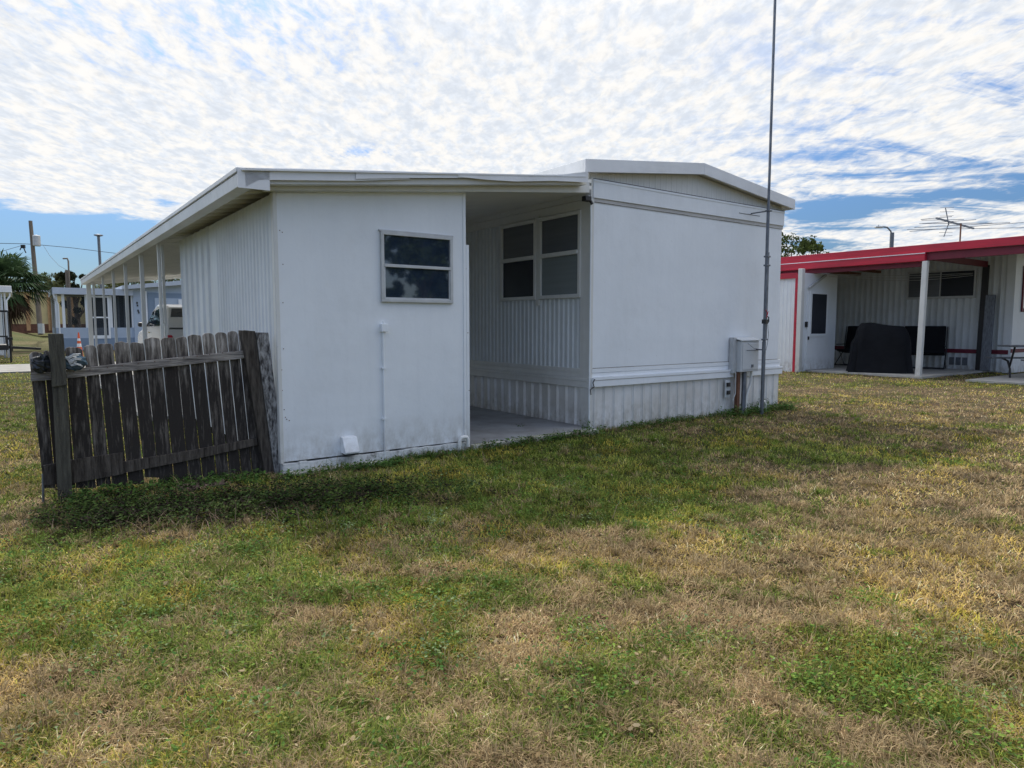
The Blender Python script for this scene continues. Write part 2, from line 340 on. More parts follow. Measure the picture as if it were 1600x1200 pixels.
# ------------------------------------------------------------------ noise helpers
_lat = {}
def vnoise(x, y, seed=0):
    if seed not in _lat: _lat[seed] = np.random.default_rng(seed+100).random((256, 256))
    T = _lat[seed]; xi = np.floor(x).astype(int); yi = np.floor(y).astype(int); fx = x-xi; fy = y-yi
    fx = fx*fx*(3-2*fx); fy = fy*fy*(3-2*fy)
    a = T[xi & 255, yi & 255]; b = T[(xi+1) & 255, yi & 255]; c = T[xi & 255, (yi+1) & 255]; d = T[(xi+1) & 255, (yi+1) & 255]
    return (a*(1-fx)+b*fx)*(1-fy)+(c*(1-fx)+d*fx)*fy
def fbm(x, y, s, seed=0, o=4):
    t = 0; a = .5; n = 0
    for i in range(o): t = t+a*vnoise(x/s*2**i+17*i, y/s*2**i+9*i, seed+i); n += a; a *= .5
    return t/n
def sstep(a, b, x): t = np.clip((x-a)/(b-a), 0, 1); return t*t*(3-2*t)
P0n = np.array(P0); Un = np.array(UV); Dn = np.array(DV)
def uv_of(x, y): dx = x-P0n[0]; dy = y-P0n[1]; return dx*Un[0]+dy*Un[1], dx*Dn[0]+dy*Dn[1]
def gz(x, y):
    """terrain height: small lumps on the lawn, a low bank rising behind the blue house"""
    x = np.asarray(x, float); y = np.asarray(y, float)
    r = np.hypot(x, y)
    h = ((fbm(x, y, 1.3, 3)-.5)*.05+(fbm(x, y, .38, 90, 3)-.5)*.055)*np.clip(1.4-r/25, 0, 1)
    h = h+1.32*sstep(37, 50, y)*sstep(2, -12, x)
    u, v = uv_of(x, y)
    near = np.exp(-((np.clip(-v, 0, 9)/.25)**2))*((u > -2.2) & (u < 7.6))     # level where the buildings meet the lawn
    return h*(1-.8*near)
PATCH = []   # (x, y, rx, ry, green add)
for (px, py, rx, ry, g) in [(985, 745, 1.5, .9, .95), (870, 720, 1.0, 1.1, .85), (1000, 700, 1.6, .8, .4), (1090, 800, .6, .3, .6), (950, 800, .8, .35, .5), (700, 740, .9, .5, .4), (780, 930, .5, .2, .4), (130, 930, .5, .25, .35), (1320, 713, .6, .35, .5), (1170, 665, .9, 1.0, .45),
                            (1150, 700, 1.2, .6, .3), (700, 760, .7, .35, .15), (520, 790, .35, .2, .4), (230, 765, .6, .2, .5), (370, 770, .4, .2, .25), (20, 650, 2.5, 2.2, .5), (60, 800, .5, .4, .3), (420, 900, .7, .25, .3), (600, 930, .5, .12, .3), (750, 930, .45, .14, .25), (300, 930, .5, .14, .25), (1480, 760, 2.0, .8, -.5),
                            (1250, 900, 1.4, .9, -.5), (1500, 870, 1.2, .9, -.4), (1500, 640, 5, 2.0, -.35), (1400, 600, 6, .5, .4), (250, 800, .8, .2, -.1), (1300, 740, 1.6, .5, -.3), (480, 870, .7, .2, -.1), (50, 580, 6, 6, .3)]:
    g0 = ground_at(px, py); PATCH.append((g0.x, g0.y, rx, ry, g))
def green_of(x, y):
    g = .38+(fbm(x, y, 1.6, 20)-.5)*1.2+(fbm(x, y, .28, 30, 3)-.5)*1.9
    for (cx, cy, rx, ry, a) in PATCH: g = g+a*np.exp(-(((x-cx)/rx)**2+((y-cy)/ry)**2))
    u_, v_ = uv_of(x, y); g = g+.10*sstep(1.5, -1.0, u_)+.18*sstep(-6, -12, x)
    return np.clip(g, 0, 1)
gd = ground_at(230, 815)
def dark_of(x, y):
    """bare dead weed litter below the fence"""
    d = np.exp(-(((x-gd.x)/1.0)**2+((y-gd.y)/.32)**2))*.9
    g2 = ground_at(110, 845); d = d+np.exp(-(((x-g2.x)/.22)**2+((y-g2.y)/.12)**2))
    return np.clip(d*(.4+1.2*fbm(x, y, .3, 50, 3)), 0, 1)
def soil_color(x, y):
    g = green_of(x, y)[:, None]; k = fbm(x, y, .12, 60, 4)[:, None]; r = np.hypot(x, y)[:, None]
    tan = np.array([.16, .12, .07]); grn = np.array([.07, .085, .025]); drk = np.array([.035, .028, .02])
    far = np.clip((r-10)/25, 0, 1)
    c = tan*(1-g)+grn*g; c = c*(.45+.75*k); c = c*(.62+.55*far)
    dk = dark_of(x, y)[:, None]*.8; return np.clip(c*(1-dk)+drk*dk, 0, 1)

# ------------------------------------------------------------------ ground sheet
def ground_sheet():
    def lines(lo, hi, st, far, ratio):
        a = list(np.arange(lo, hi, st)); s = st; q = hi; r = []
        while q < far: r.append(q); s *= ratio; q += s
        s = st; q = lo-st; l = []
        while q > -far: l.append(q); s *= ratio; q -= s
        return np.array(l[::-1]+a+r)
    X = lines(-9, 13, .09, 900, 1.09); Y = lines(.5, 14, .09, 900, 1.09)
    gx, gy = np.meshgrid(X, Y); x = gx.ravel(); y = gy.ravel(); z = gz(x, y)
    n = len(X); m = len(Y); idx = np.arange(n*m).reshape(m, n)
    q = np.stack([idx[:-1, :-1], idx[:-1, 1:], idx[1:, 1:], idx[1:, :-1]], -1).reshape(-1, 4)
    me = bpy.data.meshes.new('ground'); me.vertices.add(n*m); me.vertices.foreach_set('co', np.stack([x, y, z], 1).ravel().astype(np.float32))
    me.loops.add(q.size); me.loops.foreach_set('vertex_index', q.ravel().astype(np.int32)); me.polygons.add(len(q)); me.polygons.foreach_set('loop_start', np.arange(0, q.size, 4, dtype=np.int32))
    me.update(); me.validate()
    a = me.color_attributes.new('col', 'FLOAT_COLOR', 'POINT'); c = np.ones((n*m, 4)); c[:, :3] = soil_color(x, y); a.data.foreach_set('color', c.ravel().astype(np.float32))
    me.polygons.foreach_set('use_smooth', [True]*len(q))
    mt = bpy.data.materials.new('lawn_soil'); nt, b = nodes(mt); N = nt.nodes; K = nt.links
    at_ = N.new('ShaderNodeAttribute'); at_.attribute_name = 'col'
    ge = N.new('ShaderNodeNewGeometry')
    n1 = N.new('ShaderNodeTexNoise'); n1.inputs['Scale'].default_value = 22; n1.inputs['Detail'].default_value = 8; n1.inputs['Roughness'].default_value = .75; K.new(ge.outputs['Position'], n1.inputs['Vector'])
    n3 = N.new('ShaderNodeTexNoise'); n3.inputs['Scale'].default_value = 1.1; n3.inputs['Detail'].default_value = 8; n3.inputs['Roughness'].default_value = .7; K.new(ge.outputs['Position'], n3.inputs['Vector'])
    r = N.new('ShaderNodeMapRange'); r.inputs['From Min'].default_value = .3; r.inputs['From Max'].default_value = .7; r.inputs['To Min'].default_value = .55; r.inputs['To Max'].default_value = 1.45; K.new(n1.outputs[0], r.inputs['Value'])
    hsv = N.new('ShaderNodeHueSaturation'); K.new(at_.outputs['Color'], hsv.inputs['Color']); K.new(r.outputs[0], hsv.inputs['Value'])
    r3 = N.new('ShaderNodeMapRange'); r3.inputs['From Min'].default_value = .3; r3.inputs['From Max'].default_value = .7; r3.inputs['To Min'].default_value = .47; r3.inputs['To Max'].default_value = .54; K.new(n3.outputs[0], r3.inputs['Value']); K.new(r3.outputs[0], hsv.inputs['Hue'])
    K.new(hsv.outputs[0], b.inputs['Base Color']); b.inputs['Roughness'].default_value = 1; b.inputs['Specular IOR Level'].default_value = .1
    bp = N.new('ShaderNodeBump'); bp.inputs['Strength'].default_value = .9; bp.inputs['Distance'].default_value = .03; K.new(n1.outputs[0], bp.inputs['Height']); K.new(bp.outputs[0], b.inputs['Normal'])
    me.materials.append(mt); o = link(bpy.data.objects.new('ground', me)); o['kind'] = 'structure'
ground_sheet()

# ------------------------------------------------------------------ grass blades
def blocked(x, y):
    u, v = uv_of(x, y)
    b = (u > -.02) & (u < 1.9) & (v > -.02) & (v < 4.1)
    b |= (u > 1.8) & (u < 3.7) & (v > .03) & (v < 16)
    b |= (u > 3.6) & (u < 7.5) & (v > .18) & (v < 16.3)
    b |= (u > -.5) & (u < 3.7) & (v > 4.2) & (v < 16)
    b |= (u > 15.3) & (v > 1.5) & (v < 7)
    b |= (u > 19) & (v > .95)
    b |= (u > -30) & (u < 14) & (v > 16.2) & (v < 20.6)
    b |= (u > 0.02) & (u < .85) & (v > -.14) & (v < 0)
    return b
def blades_mesh(name, P, H, Wd, AZ, TILT, C, curl):
    """each blade: quad and tip triangle, bent over"""
    n = len(P); sx = np.cos(AZ); sy = np.sin(AZ)
    lean = np.stack([sx*np.sin(TILT), sy*np.sin(TILT), np.cos(TILT)], 1); side = np.stack([-sy, sx, np.zeros(n)], 1)
    T2 = TILT+curl; lean2 = np.stack([sx*np.sin(T2), sy*np.sin(T2), np.maximum(np.cos(T2), -.2)], 1)
    mid = P+lean*(H*.55)[:, None]; tip = mid+lean2*(H*.45)[:, None]
    w = (Wd/2)[:, None]
    V = np.stack([P-side*w, P+side*w, mid+side*w*.8, mid-side*w*.8, tip], 1).reshape(-1, 3)
    b = np.arange(n)[:, None]*5
    loops = np.concatenate([b+np.array([0, 1, 2, 3]), b+np.array([3, 2, 4])], 1).ravel()
    ls = (np.arange(n)[:, None]*7+np.array([0, 4])).ravel()
    me = bpy.data.meshes.new(name); me.vertices.add(len(V)); me.vertices.foreach_set('co', V.ravel().astype(np.float32))
    me.loops.add(len(loops)); me.loops.foreach_set('vertex_index', loops.astype(np.int32)); me.polygons.add(len(ls)); me.polygons.foreach_set('loop_start', ls.astype(np.int32))
    me.update()
    a = me.color_attributes.new('col', 'FLOAT_COLOR', 'POINT'); c = np.ones((n*5, 4)); c[:, :3] = np.repeat(C, 5, 0)
    a.data.foreach_set('color', c.ravel().astype(np.float32)); me.materials.append(grassm); return me
def scatter(n, r0, r1, p=1.1, ang=.80):
    t = RNG.random(n); k = 1-p
    r = (r0**k+t*(r1**k-r0**k))**(1/k); a = (RNG.random(n)*2-1)*ang
    x = r*np.sin(a); y = r*np.cos(a); ok = ~blocked(x, y); return x[ok], y[ok]
def grass():
    x, y = scatter(560000, 1.5, 34, 1.15)
    r = np.hypot(x, y); g = green_of(x, y); dk = dark_of(x, y); n = len(x)
    keep = RNG.random(n) > dk*.55; x, y, r, g, dk = x[keep], y[keep], r[keep], g[keep], dk[keep]; n = len(x)
    isg = RNG.random(n) < (.07+.88*g)
    k = fbm(x, y, .25, 70, 3); tuft = fbm(x, y, .16, 75, 3)
    H = np.where(isg, .030+.028*RNG.random(n), .030+.038*RNG.random(n))*(.6+.9*tuft)
    Wd = np.where(isg, .0042, .0026)*(1+.16*np.maximum(r-2.5, 0))*(.7+.6*RNG.random(n))
    tilt = np.where(isg, .25+.75*RNG.random(n), .55+.9*RNG.random(n))
    tan1 = np.array([.46, .36, .21]); tan2 = np.array([.30, .215, .13]); pale = np.array([.66, .56, .38])
    g1 = np.array([.26, .32, .065]); g2 = np.array([.13, .155, .045]); yel = np.array([.56, .44, .08])
    q = RNG.random(n)[:, None]; q2 = RNG.random(n)[:, None]
    C = np.where(isg[:, None], g1*q+g2*(1-q), tan1*q+tan2*(1-q))
    C = np.where((~isg[:, None]) & (q2 > .9), pale, C)
    ymix = (np.clip((fbm(x, y, .5, 80, 3)-.43)*3.2, 0, 1)[:, None])*(q2 < .7)
    C = C*(1-ymix*.6)+yel*ymix*.6
    C = C*np.array([1.24, 1.15, 1.05])*(.25+1.35*k[:, None])*(.55+.9*RNG.random(n)[:, None])*(1-.6*dk[:, None])
    P = np.stack([x, y, gz(x, y)-.004], 1)
    # tufts: clumps of longer blades leaning out from a shared root
    tx, ty = scatter(9000, 1.6, 13, 1.15); m = 22; nt_ = len(tx); tg = RNG.random(nt_) < green_of(tx, ty)*.8; th_ = .045+.05*RNG.random(nt_)
    rep = lambda a: np.repeat(a, m)
    ax = RNG.random(nt_*m)*6.283; rr0 = RNG.random(nt_*m)*.022; X = rep(tx)+np.cos(ax)*rr0; Y = rep(ty)+np.sin(ax)*rr0
    tc_ = np.where(rep(tg)[:, None], np.array([.16, .23, .04]), np.array([.44, .33, .18]))*(.45+.8*RNG.random(nt_*m))[:, None]*(.7+.5*rep(RNG.random(nt_)))[:, None]
    ok = ~blocked(X, Y); X, Y, ax, tc_ = X[ok], Y[ok], ax[ok], tc_[ok]; hh = rep(th_)[ok]*(.6+.5*RNG.random(ok.sum())); n2 = len(X)
    me = blades_mesh('grass', np.concatenate([P, np.stack([X, Y, gz(X, Y)-.004], 1)]), np.concatenate([H, hh]), np.concatenate([Wd, .0028*(1+.15*np.maximum(np.hypot(X, Y)-2.5, 0))]), np.concatenate([RNG.random(n)*6.283, ax+RNG.normal(0, .4, n2)]), np.concatenate([tilt, .15+.85*RNG.random(n2)]), np.clip(np.concatenate([C, tc_]), 0, 1), np.concatenate([.3+.8*RNG.random(n), .4+.8*RNG.random(n2)]))
    o = link(bpy.data.objects.new('grass', me)); tag(o, kind='stuff'); tag(o, 'short patchy lawn grass, half dormant tan and half green', 'grass')
grass()
def leaflets(name, pts, size, cols, normals=None, per=1):
    """small oval leaves (six-sided) facing roughly up"""
    n = len(pts); a = RNG.random(n)*6.283; t = RNG.random(n)*.9; b = RNG.random(n)*6.283
    nx = np.sin(t)*np.cos(b); ny = np.sin(t)*np.sin(b); nz = np.cos(t); Nn = np.stack([nx, ny, nz], 1)
    X = np.stack([np.cos(a), np.sin(a), np.zeros(n)], 1); X = X-Nn*(X*Nn).sum(1)[:, None]; X /= np.linalg.norm(X, axis=1)[:, None]; Yv = np.cross(Nn, X)
    out = np.array([(1, 0), (.45, .5), (-.5, .45), (-1, 0), (-.5, -.45), (.45, -.5)])
    V = pts[:, None, :]+size[:, None, None]*(out[None, :, 0:1]*X[:, None, :]+out[None, :, 1:2]*Yv[:, None, :])
    V = V.reshape(-1, 3); loops = np.arange(n*6); ls = np.arange(0, n*6, 6)
    me = bpy.data.meshes.new(name); me.vertices.add(len(V)); me.vertices.foreach_set('co', V.ravel().astype(np.float32))
    me.loops.add(len(loops)); me.loops.foreach_set('vertex_index', loops.astype(np.int32)); me.polygons.add(n); me.polygons.foreach_set('loop_start', ls.astype(np.int32)); me.update()
    at_ = me.color_attributes.new('col', 'FLOAT_COLOR', 'POINT'); c = np.ones((n*6, 4)); c[:, :3] = np.repeat(cols, 6, 0); at_.data.foreach_set('color', c.ravel().astype(np.float32))
    me.materials.append(leafm); return me
def weeds():
    x, y = scatter(11000, 1.6, 14, 1.2); g = green_of(x, y); ok = (RNG.random(len(x)) < np.clip((g-.42)*1.6, 0, .8)); x, y = x[ok], y[ok]
    k = 9; n = len(x); X = np.repeat(x, k)+RNG.normal(0, .028, n*k); Y = np.repeat(y, k)+RNG.normal(0, .028, n*k)
    bl = ~blocked(X, Y); X, Y = X[bl], Y[bl]; n = len(X); Z = gz(X, Y)+.012+RNG.random(n)*.035
    q = RNG.random(n)[:, None]; C = np.array([.15, .25, .05])*q+np.array([.05, .11, .03])*(1-q)
    yl = (RNG.random(n) < .12)[:, None]; C = np.where(yl, np.array([.30, .30, .09]), C)
    me = leaflets('lawn_weeds', np.stack([X, Y, Z], 1), .004+.006*RNG.random(n), C)
    o = link(bpy.data.objects.new('lawn_weeds', me)); tag(o, 'small broadleaf weeds and clover spread through the green lawn patches', 'weeds', kind='stuff')
    # taller weeds hugging the walls and the fence
    pts = []; cc = []
    def row(u0, u1, v0, v1, n, h):
        for i in range(n):
            u = random.uniform(u0, u1); v = random.uniform(v0, v1); w = W(u, v); hh = h*random.uniform(.4, 1)
            z0 = float(gz(np.array([w.x]), np.array([w.y]))[0])
            for j in range(16):
                pts.append((w.x+random.gauss(0, .035), w.y+random.gauss(0, .035), z0+random.uniform(.0, hh))); t = random.random()
                cc.append((.05+.07*t, .10+.11*t, .025+.025*t))
    row(3.75, 7.6, .02, .15, 110, .09); row(6.0, 7.6, -.15, .17, 110, .15); row(2.0, 3.6, -.12, .02, 90, .10); row(.9, 1.8, -.14, -.02, 36, .06)
    row(-1.5, -.1, -.2, .12, 110, .10); row(-.1, 1.0, -.26, -.12, 60, .07); row(3.5, 3.62, .05, .16, 7, .17); row(6.9, 7.1, .08, .16, 9, .22); row(3.0, 3.3, .3, .9, 2, .1)
    pts = np.array(pts); n = len(pts)
    me = leaflets('wall_foot_weeds', pts, .008+.012*RNG.random(n), np.array(cc))
    o = link(bpy.data.objects.new('wall_foot_weeds', me)); tag(o, 'dark green weeds growing along the foot of the fence, shed and skirting', 'weeds', kind='stuff')
    # bigger leafy clumps scattered over the near lawn
    pts = []; cc = []; x, y = scatter(420, 2.2, 8, .9); g = green_of(x, y)
    for x_, y_, g_ in zip(x, y, g):
        if g_ < .35: continue
        z0 = float(gz(np.array([x_]), np.array([y_]))[0]); sp_ = random.uniform(.03, .11); tone = random.choice([(.12, .22, .04), (.18, .27, .05), (.07, .15, .035), (.20, .26, .12)])
        for j in range(int(30+500*sp_)):
            pts.append((x_+random.gauss(0, sp_), y_+random.gauss(0, sp_), z0+random.uniform(.015, .06))); q_ = random.uniform(.6, 1.3); cc.append(tuple(c*q_ for c in tone))
    pts = np.array(pts); me = leaflets('leafy_clumps', pts, .004+.006*RNG.random(len(pts)), np.array(cc))
    o = link(bpy.data.objects.new('leafy_clumps', me)); tag(o, 'bright green leafy weed clumps dotted over the near lawn', 'weeds', kind='stuff')
    # long untrimmed grass along the walls and dead leaves on the lawn
    E_ = []
    for (a_, b_, va, vb, nn) in ((3.7, 7.6, .03, .17, 1700), (1.9, 3.6, -.10, -.01, 700), (.9, 1.85, -.10, -.03, 420), (-.1, .9, -.22, -.15, 260), (-1.6, -.1, -.05, .14, 500)):
        for i in range(nn):
            w = W(random.uniform(a_, b_), random.uniform(va, vb)); E_.append((w.x, w.y))
    E_ = np.array(E_); n = len(E_); q = RNG.random(n)[:, None]; kk = fbm(E_[:, 0], E_[:, 1], .3, 95, 3); C = np.where(RNG.random(n)[:, None] < .35, np.array([.36, .29, .16]), np.array([.15, .21, .04])*q+np.array([.06, .10, .025])*(1-q))
    me = blades_mesh('wall_foot_grass', np.stack([E_[:, 0], E_[:, 1], gz(E_[:, 0], E_[:, 1])-.005], 1), (.03+.11*RNG.random(n))*(.3+1.3*kk), np.full(n, .0045), RNG.random(n)*6.283, .1+.6*RNG.random(n), C, .3+.7*RNG.random(n))
    o = link(bpy.data.objects.new('wall_foot_grass', me)); tag(o, 'long untrimmed grass along the foot of the walls and porch slab', 'grass', kind='stuff')
    x, y = scatter(800, 1.6, 15, .9); n = len(x); q = RNG.random(n)[:, None]
    me = leaflets('fallen_leaves', np.stack([x, y, gz(x, y)+.03+.015*RNG.random(n)], 1), (.006+.008*RNG.random(n)), np.array([.22, .15, .07])*q+np.array([.42, .33, .20])*(1-q))
    o = link(bpy.data.objects.new('fallen_leaves', me)); tag(o, 'small dry brown leaves scattered over the lawn', 'leaves', kind='stuff')
    # leafy weeds and litter at the foot of the fence
    cl_ = []; pts = []; cc = []
    for i in range(1500):
        x_ = random.gauss(gd.x+.25, .95); y_ = random.gauss(gd.y+.22+.28*(x_-gd.x), .20)
        uu = L((x_, y_, 0))[0]
        if blocked(np.array([x_]), np.array([y_]))[0] or uu < -1.75+random.uniform(0, .3) or random.random() < (uu-.2)*.9: continue
        t0 = random.random(); dead = t0 < .38; hgt = random.uniform(.03, .14); z0 = float(gz(np.array([x_]), np.array([y_]))[0]); tone = (.035, .026, .02) if dead else random.choice([(.045, .085, .025), (.07, .12, .03), (.11, .16, .04)])
        for j in range(26):
            pts.append((x_+random.gauss(0, .045), y_+random.gauss(0, .035), z0+random.uniform(.005, hgt))); q_ = random.uniform(.6, 1.4); cc.append(tuple(c*q_ for c in tone))
    pts = np.array(pts); me = leaflets('fence_foot_weeds', pts, .005+.009*RNG.random(len(pts)), np.array(cc)*.7)
    o = link(bpy.data.objects.new('fence_foot_weeds', me)); tag(o, 'dark leafy weed patch mixed with brown litter in front of the fence', 'weeds', kind='stuff')
    # dry stems in the litter below the fence
    x = RNG.normal(gd.x+.25, .75, 520); y = RNG.normal(gd.y, .24, 520); n = len(x)
    me = blades_mesh('dry_weed_stems', np.stack([x, y, gz(x, y)], 1), .07+.12*RNG.random(n), np.full(n, .004), RNG.random(n)*6.283, .3+.9*RNG.random(n), np.clip(np.array([.30, .22, .16])*(.3+.9*RNG.random(n))[:, None], 0, 1), .1+.4*RNG.random(n))
    ok = blocked(x, y)
    o = link(bpy.data.objects.new('dry_weed_stems', me)); tag(o, 'brown dry weed stems tangled on the dark ground below the wooden fence', 'dead weeds', kind='stuff')
weeds()

# ------------------------------------------------------------------ concrete pieces of the setting
def slab(name, u0, u1, v0, v1, z, m, z0=-.1):
    o = solo(name, MB().box(u0, u1, v0, v1, z0, z), m, (u0, v0, 0), kind='structure'); return o
slab('porch_slab', 1.86, 3.655, .06, 4.2, .055, slabpaint)
slab('carport_slab', -.45, 3.655, 4.204, 16.0, .05, concrete)
slab('patio_slab', 15.3, 19.11, 1.45, 7.5, .05, concrete)
slab('driveway', -40, 14.5, 16.3, 20.5, .035, mat('old_concrete', (.30, .285, .26), .9, var=.35, scale=2, bump=.3, bscale=60))
slab('table_slab', 15.3, 19.3, -1.6, .55, .04, concrete)
mbp = MB()
for i, (a, b) in enumerate([(1.9, 2.3), (2.32, 2.62), (2.66, 3.05), (3.08, 3.3), (3.33, 3.6)]):
    mbp.box(a, b, -.035+.01*(i % 2), .052, -.05, .05+.006*(i % 3))
solo('slab_edging', mbp, block, (1.9, 0, 0), kind='structure', bevel=.006)
for i, (a, b, lab) in enumerate([(.03, .30, 'pale flat stepping block at the fence end of the shed foot'), (.31, .50, 'small middle stepping block at the foot of the shed wall'), (.51, .86, 'longest mossy stepping block at the shed foot under the conduit')]):
    solo('stepping_block', MB().box(a, b, -.15+.01*i, -.035, -.04, .028), block, (a, -.1, 0), lab, 'paver', 'stepping blocks along the shed foot', bevel=.008)
g0 = onG(318, 762); solo('brown_paver', MB().box(g0[0]-.17, g0[0]+.17, g0[1]-.06, g0[1]+.12, -.02, .03), paver, (g0[0], g0[1], 0), 'flat brown paver lying half buried at the foot of the fence', 'paver', bevel=.01)

# ------------------------------------------------------------------ storage shed under the carport roof
def zun(u): return 2.290+.118*(u+.3)          # underside of the carport roof beam line
sh = thing('storage_shed', (0, 0, 0), 'white painted storage shed with one dark window, under the carport roof beside the wooden fence', 'shed')
def poly_wall(u0, u1, v0, v1, z0, ztop):
    return MB().prism([(u0, v0, z0), (u1, v0, z0), (u1, v0, ztop(u1)), (u0, v0, ztop(u0))], (0, v1-v0, 0))
front = poly_wall(.0, 1.835, 0, .05, .10, lambda u: zun(u)+.015)
part(sh, 'front_wall', front, white, bevel=.004)
dots = MB()
for (px, py) in [(437, 360), (441, 363), (442, 413), (442, 473), (443, 545), (440, 578), (441, 610), (444, 640), (448, 655), (446, 652), (452, 657), (470, 296), (487, 297), (452, 294), (723, 300), (728, 420), (731, 520), (733, 610), (715, 294), (650, 293), (600, 292)]:
    p = onV(px, py, 0); part(sh, 'screw_head', MB().box(p[0]-.0035, p[0]+.0035, -.003, .002, p[2]-.0035, p[2]+.0035), rust)
side = MB()
side.box(.02, .07, .051, 3.95, .08, 2.33)
a, b = ribs(.06, 2.15, .105, .62, .011, .30); side.skin(a, b, .02, .08, 2.33, 'v')
a, b = ribs(2.15, 3.95, .30, .82, .022, .16); side.skin(a, b, .02, .08, 2.33, 'v')
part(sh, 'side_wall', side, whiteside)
part(sh, 'rear_wall', poly_wall(.08, 1.76, 3.88, 3.94, .05, lambda u: zun(u)+.01), whiteside)
rw = MB().box(1.765, 1.83, .051, 3.94, .05, zun(1.77)); part(sh, 'right_wall', rw, whiteside)
part(sh, 'corner_trim', MB().box(-.012, .018, -.008, -.0005, .09, zun(0)).box(-.014, -.002, .0005, .06, .09, zun(0)), cream, bevel=.002)
part(sh, 'edge_strip', MB().box(1.838, 1.872, .0, .045, .03, 2.03).box(1.80, 1.832, -.007, -.0005, .10, 2.57), white, bevel=.003)
part(sh, 'top_seam_strip', MB().prism([(.02, -.006, zun(0)-.03), (1.80, -.006, zun(1.8)-.03), (1.80, -.006, zun(1.8)-.002), (.02, -.006, zun(0)-.002)], (0, .0055, 0)), white)
bb = MB(); N_ = 26
for i in range(N_):
    a0 = 1.84*i/N_; a1 = 1.84*(i+1)/N_; bb.box(a0, a1, -.022+random.uniform(-.002, .002), .05, -.03, .088+random.uniform(-.006, .006))
part(sh, 'base_board', bb, peeling, bevel=.002)
# window
w0 = (.925, 1.46); w1 = (1.672, 2.09)
wn = MB(); fu0, fu1, fz0, fz1 = .925, 1.672, 1.458, 2.088; t = .03
wn.box(fu0, fu1, -.03, -.002, fz0, fz0+t); wn.box(fu0, fu1, -.03, -.002, fz1-t, fz1); wn.box(fu0, fu0+t, -.03, -.002, fz0+t, fz1-t); wn.box(fu1-t, fu1, -.03, -.002, fz0+t, fz1-t)
wn.box(fu0+t, fu1-t, -.034, -.002, 1.772, 1.80); wn.box(fu0-.015, fu1+.012, -.02, -.001, fz1+.001, fz1+.016)
wo = part(sh, 'window', wn, alu_dull, bevel=.003)
for (z0, z1) in ((fz0+t, 1.771), (1.801, fz1-t)):
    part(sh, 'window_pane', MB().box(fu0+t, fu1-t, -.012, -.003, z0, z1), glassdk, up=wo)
part(sh, 'inner_sash', MB().box(fu0+t, fu0+t+.012, -.02, -.0125, fz0+t, 1.771).box(fu1-t-.012, fu1-t, -.02, -.0125, fz0+t, 1.771).box(fu0+t+.012, fu1-t-.012, -.02, -.0125, fz0+t, fz0+t+.014), alu, up=wo)
cd_ = MB().tube([(.937, -.014, -.02), (.937, -.014, 1.19)], .010, 8)
part(sh, 'conduit', cd_, white, smooth=True)
for zz in (.855, .39): part(sh, 'conduit_strap', MB().box(.915, .959, -.027, -.001, zz, zz+.013), white)
part(sh, 'valve_box', MB().box(.912, .972, -.045, -.001, 1.19, 1.262).tube([(.937, -.03, 1.26), (.93, -.03, 1.29)], .007, 6), white, bevel=.006)
vh = MB(); p0 = (.505, .11); vh.prism([(.515, -.001, .125), (.515, -.001, .27), (.515, -.05, .265), (.515, -.115, .14), (.515, -.11, .125)], (.135, 0, 0))
part(sh, 'vent_hood', vh, white, bevel=.004)
part(sh, 'vent_flap', MB().box(.525, .64, -.105, -.004, .112, .1245), black, up=bpy.data.objects['vent_hood'])
pipe = MB().tube([(1.72, -.05, -.03), (1.72, -.05, .12), (1.735, -.05, .145), (1.77, -.05, .15), (1.80, -.05, .145), (1.815, -.05, .12), (1.815, -.05, .05)], .02, 10)
solo('drain_pipe', pipe, pvc, (1.72, -.05, 0), 'short white plastic pipe loop sticking up at the right end of the shed wall', 'pipe', smooth=True)
part_coll = MB()
# ------------------------------------------------------------------ carport roof
cp = thing('carport', (-.3, 0, 0), 'long white metal carport roof on slim posts, joined to the mobile home', 'carport')
ru0, ru1, rv0, rv1 = -.30, 3.50, -.22, 15.2
ru1 = 3.17
deck = MB(); deck.prism([(ru0, rv0, zun(ru0)+.085), (ru1, rv0, zun(ru1)+.085), (ru1, rv0, zun(ru1)+.12), (ru0, rv0, zun(ru0)+.12)], (0, rv1-rv0, 0))
deck.prism([(ru1+.001, .21, zun(ru1)+.085), (3.672, .21, zun(3.672)+.085), (3.672, .21, zun(3.672)+.12), (ru1+.001, .21, zun(ru1)+.12)], (0, rv1-.21, 0))
deck.prism([(ru1+.001, .0, zun(ru1)+.085), (3.48, .0, zun(3.48)+.085), (3.48, .0, zun(3.48)+.12), (ru1+.001, .0, zun(ru1)+.12)], (0, .209, 0))
part(cp, 'recess_ceiling', MB().prism([(1.84, -.004, zun(1.84)+.01), (3.48, -.004, zun(3.48)+.01), (3.48, -.004, zun(3.48)+.05), (1.84, -.004, zun(1.84)+.05)], (0, 4.6, 0)).prism([(3.481, .215, zun(3.481)+.01), (3.65, .215, zun(3.65)+.01), (3.65, .215, zun(3.65)+.05), (3.481, .215, zun(3.481)+.05)], (0, 4.3, 0)), ceilw)
part(cp, 'roof_deck', deck, ceilw)
rb = MB(); v = .1
while v < 15:
    x1_ = 1.8 if v < 4.6 else 3.66; rb.prism([(ru0+.05, v, zun(ru0+.05)+.055), (x1_, v, zun(x1_)+.055), (x1_, v, zun(x1_)+.0845), (ru0+.05, v, zun(ru0+.05)+.0845)], (0, .03, 0)); v += .30
part(cp, 'roof_ribs', rb, ceilw)
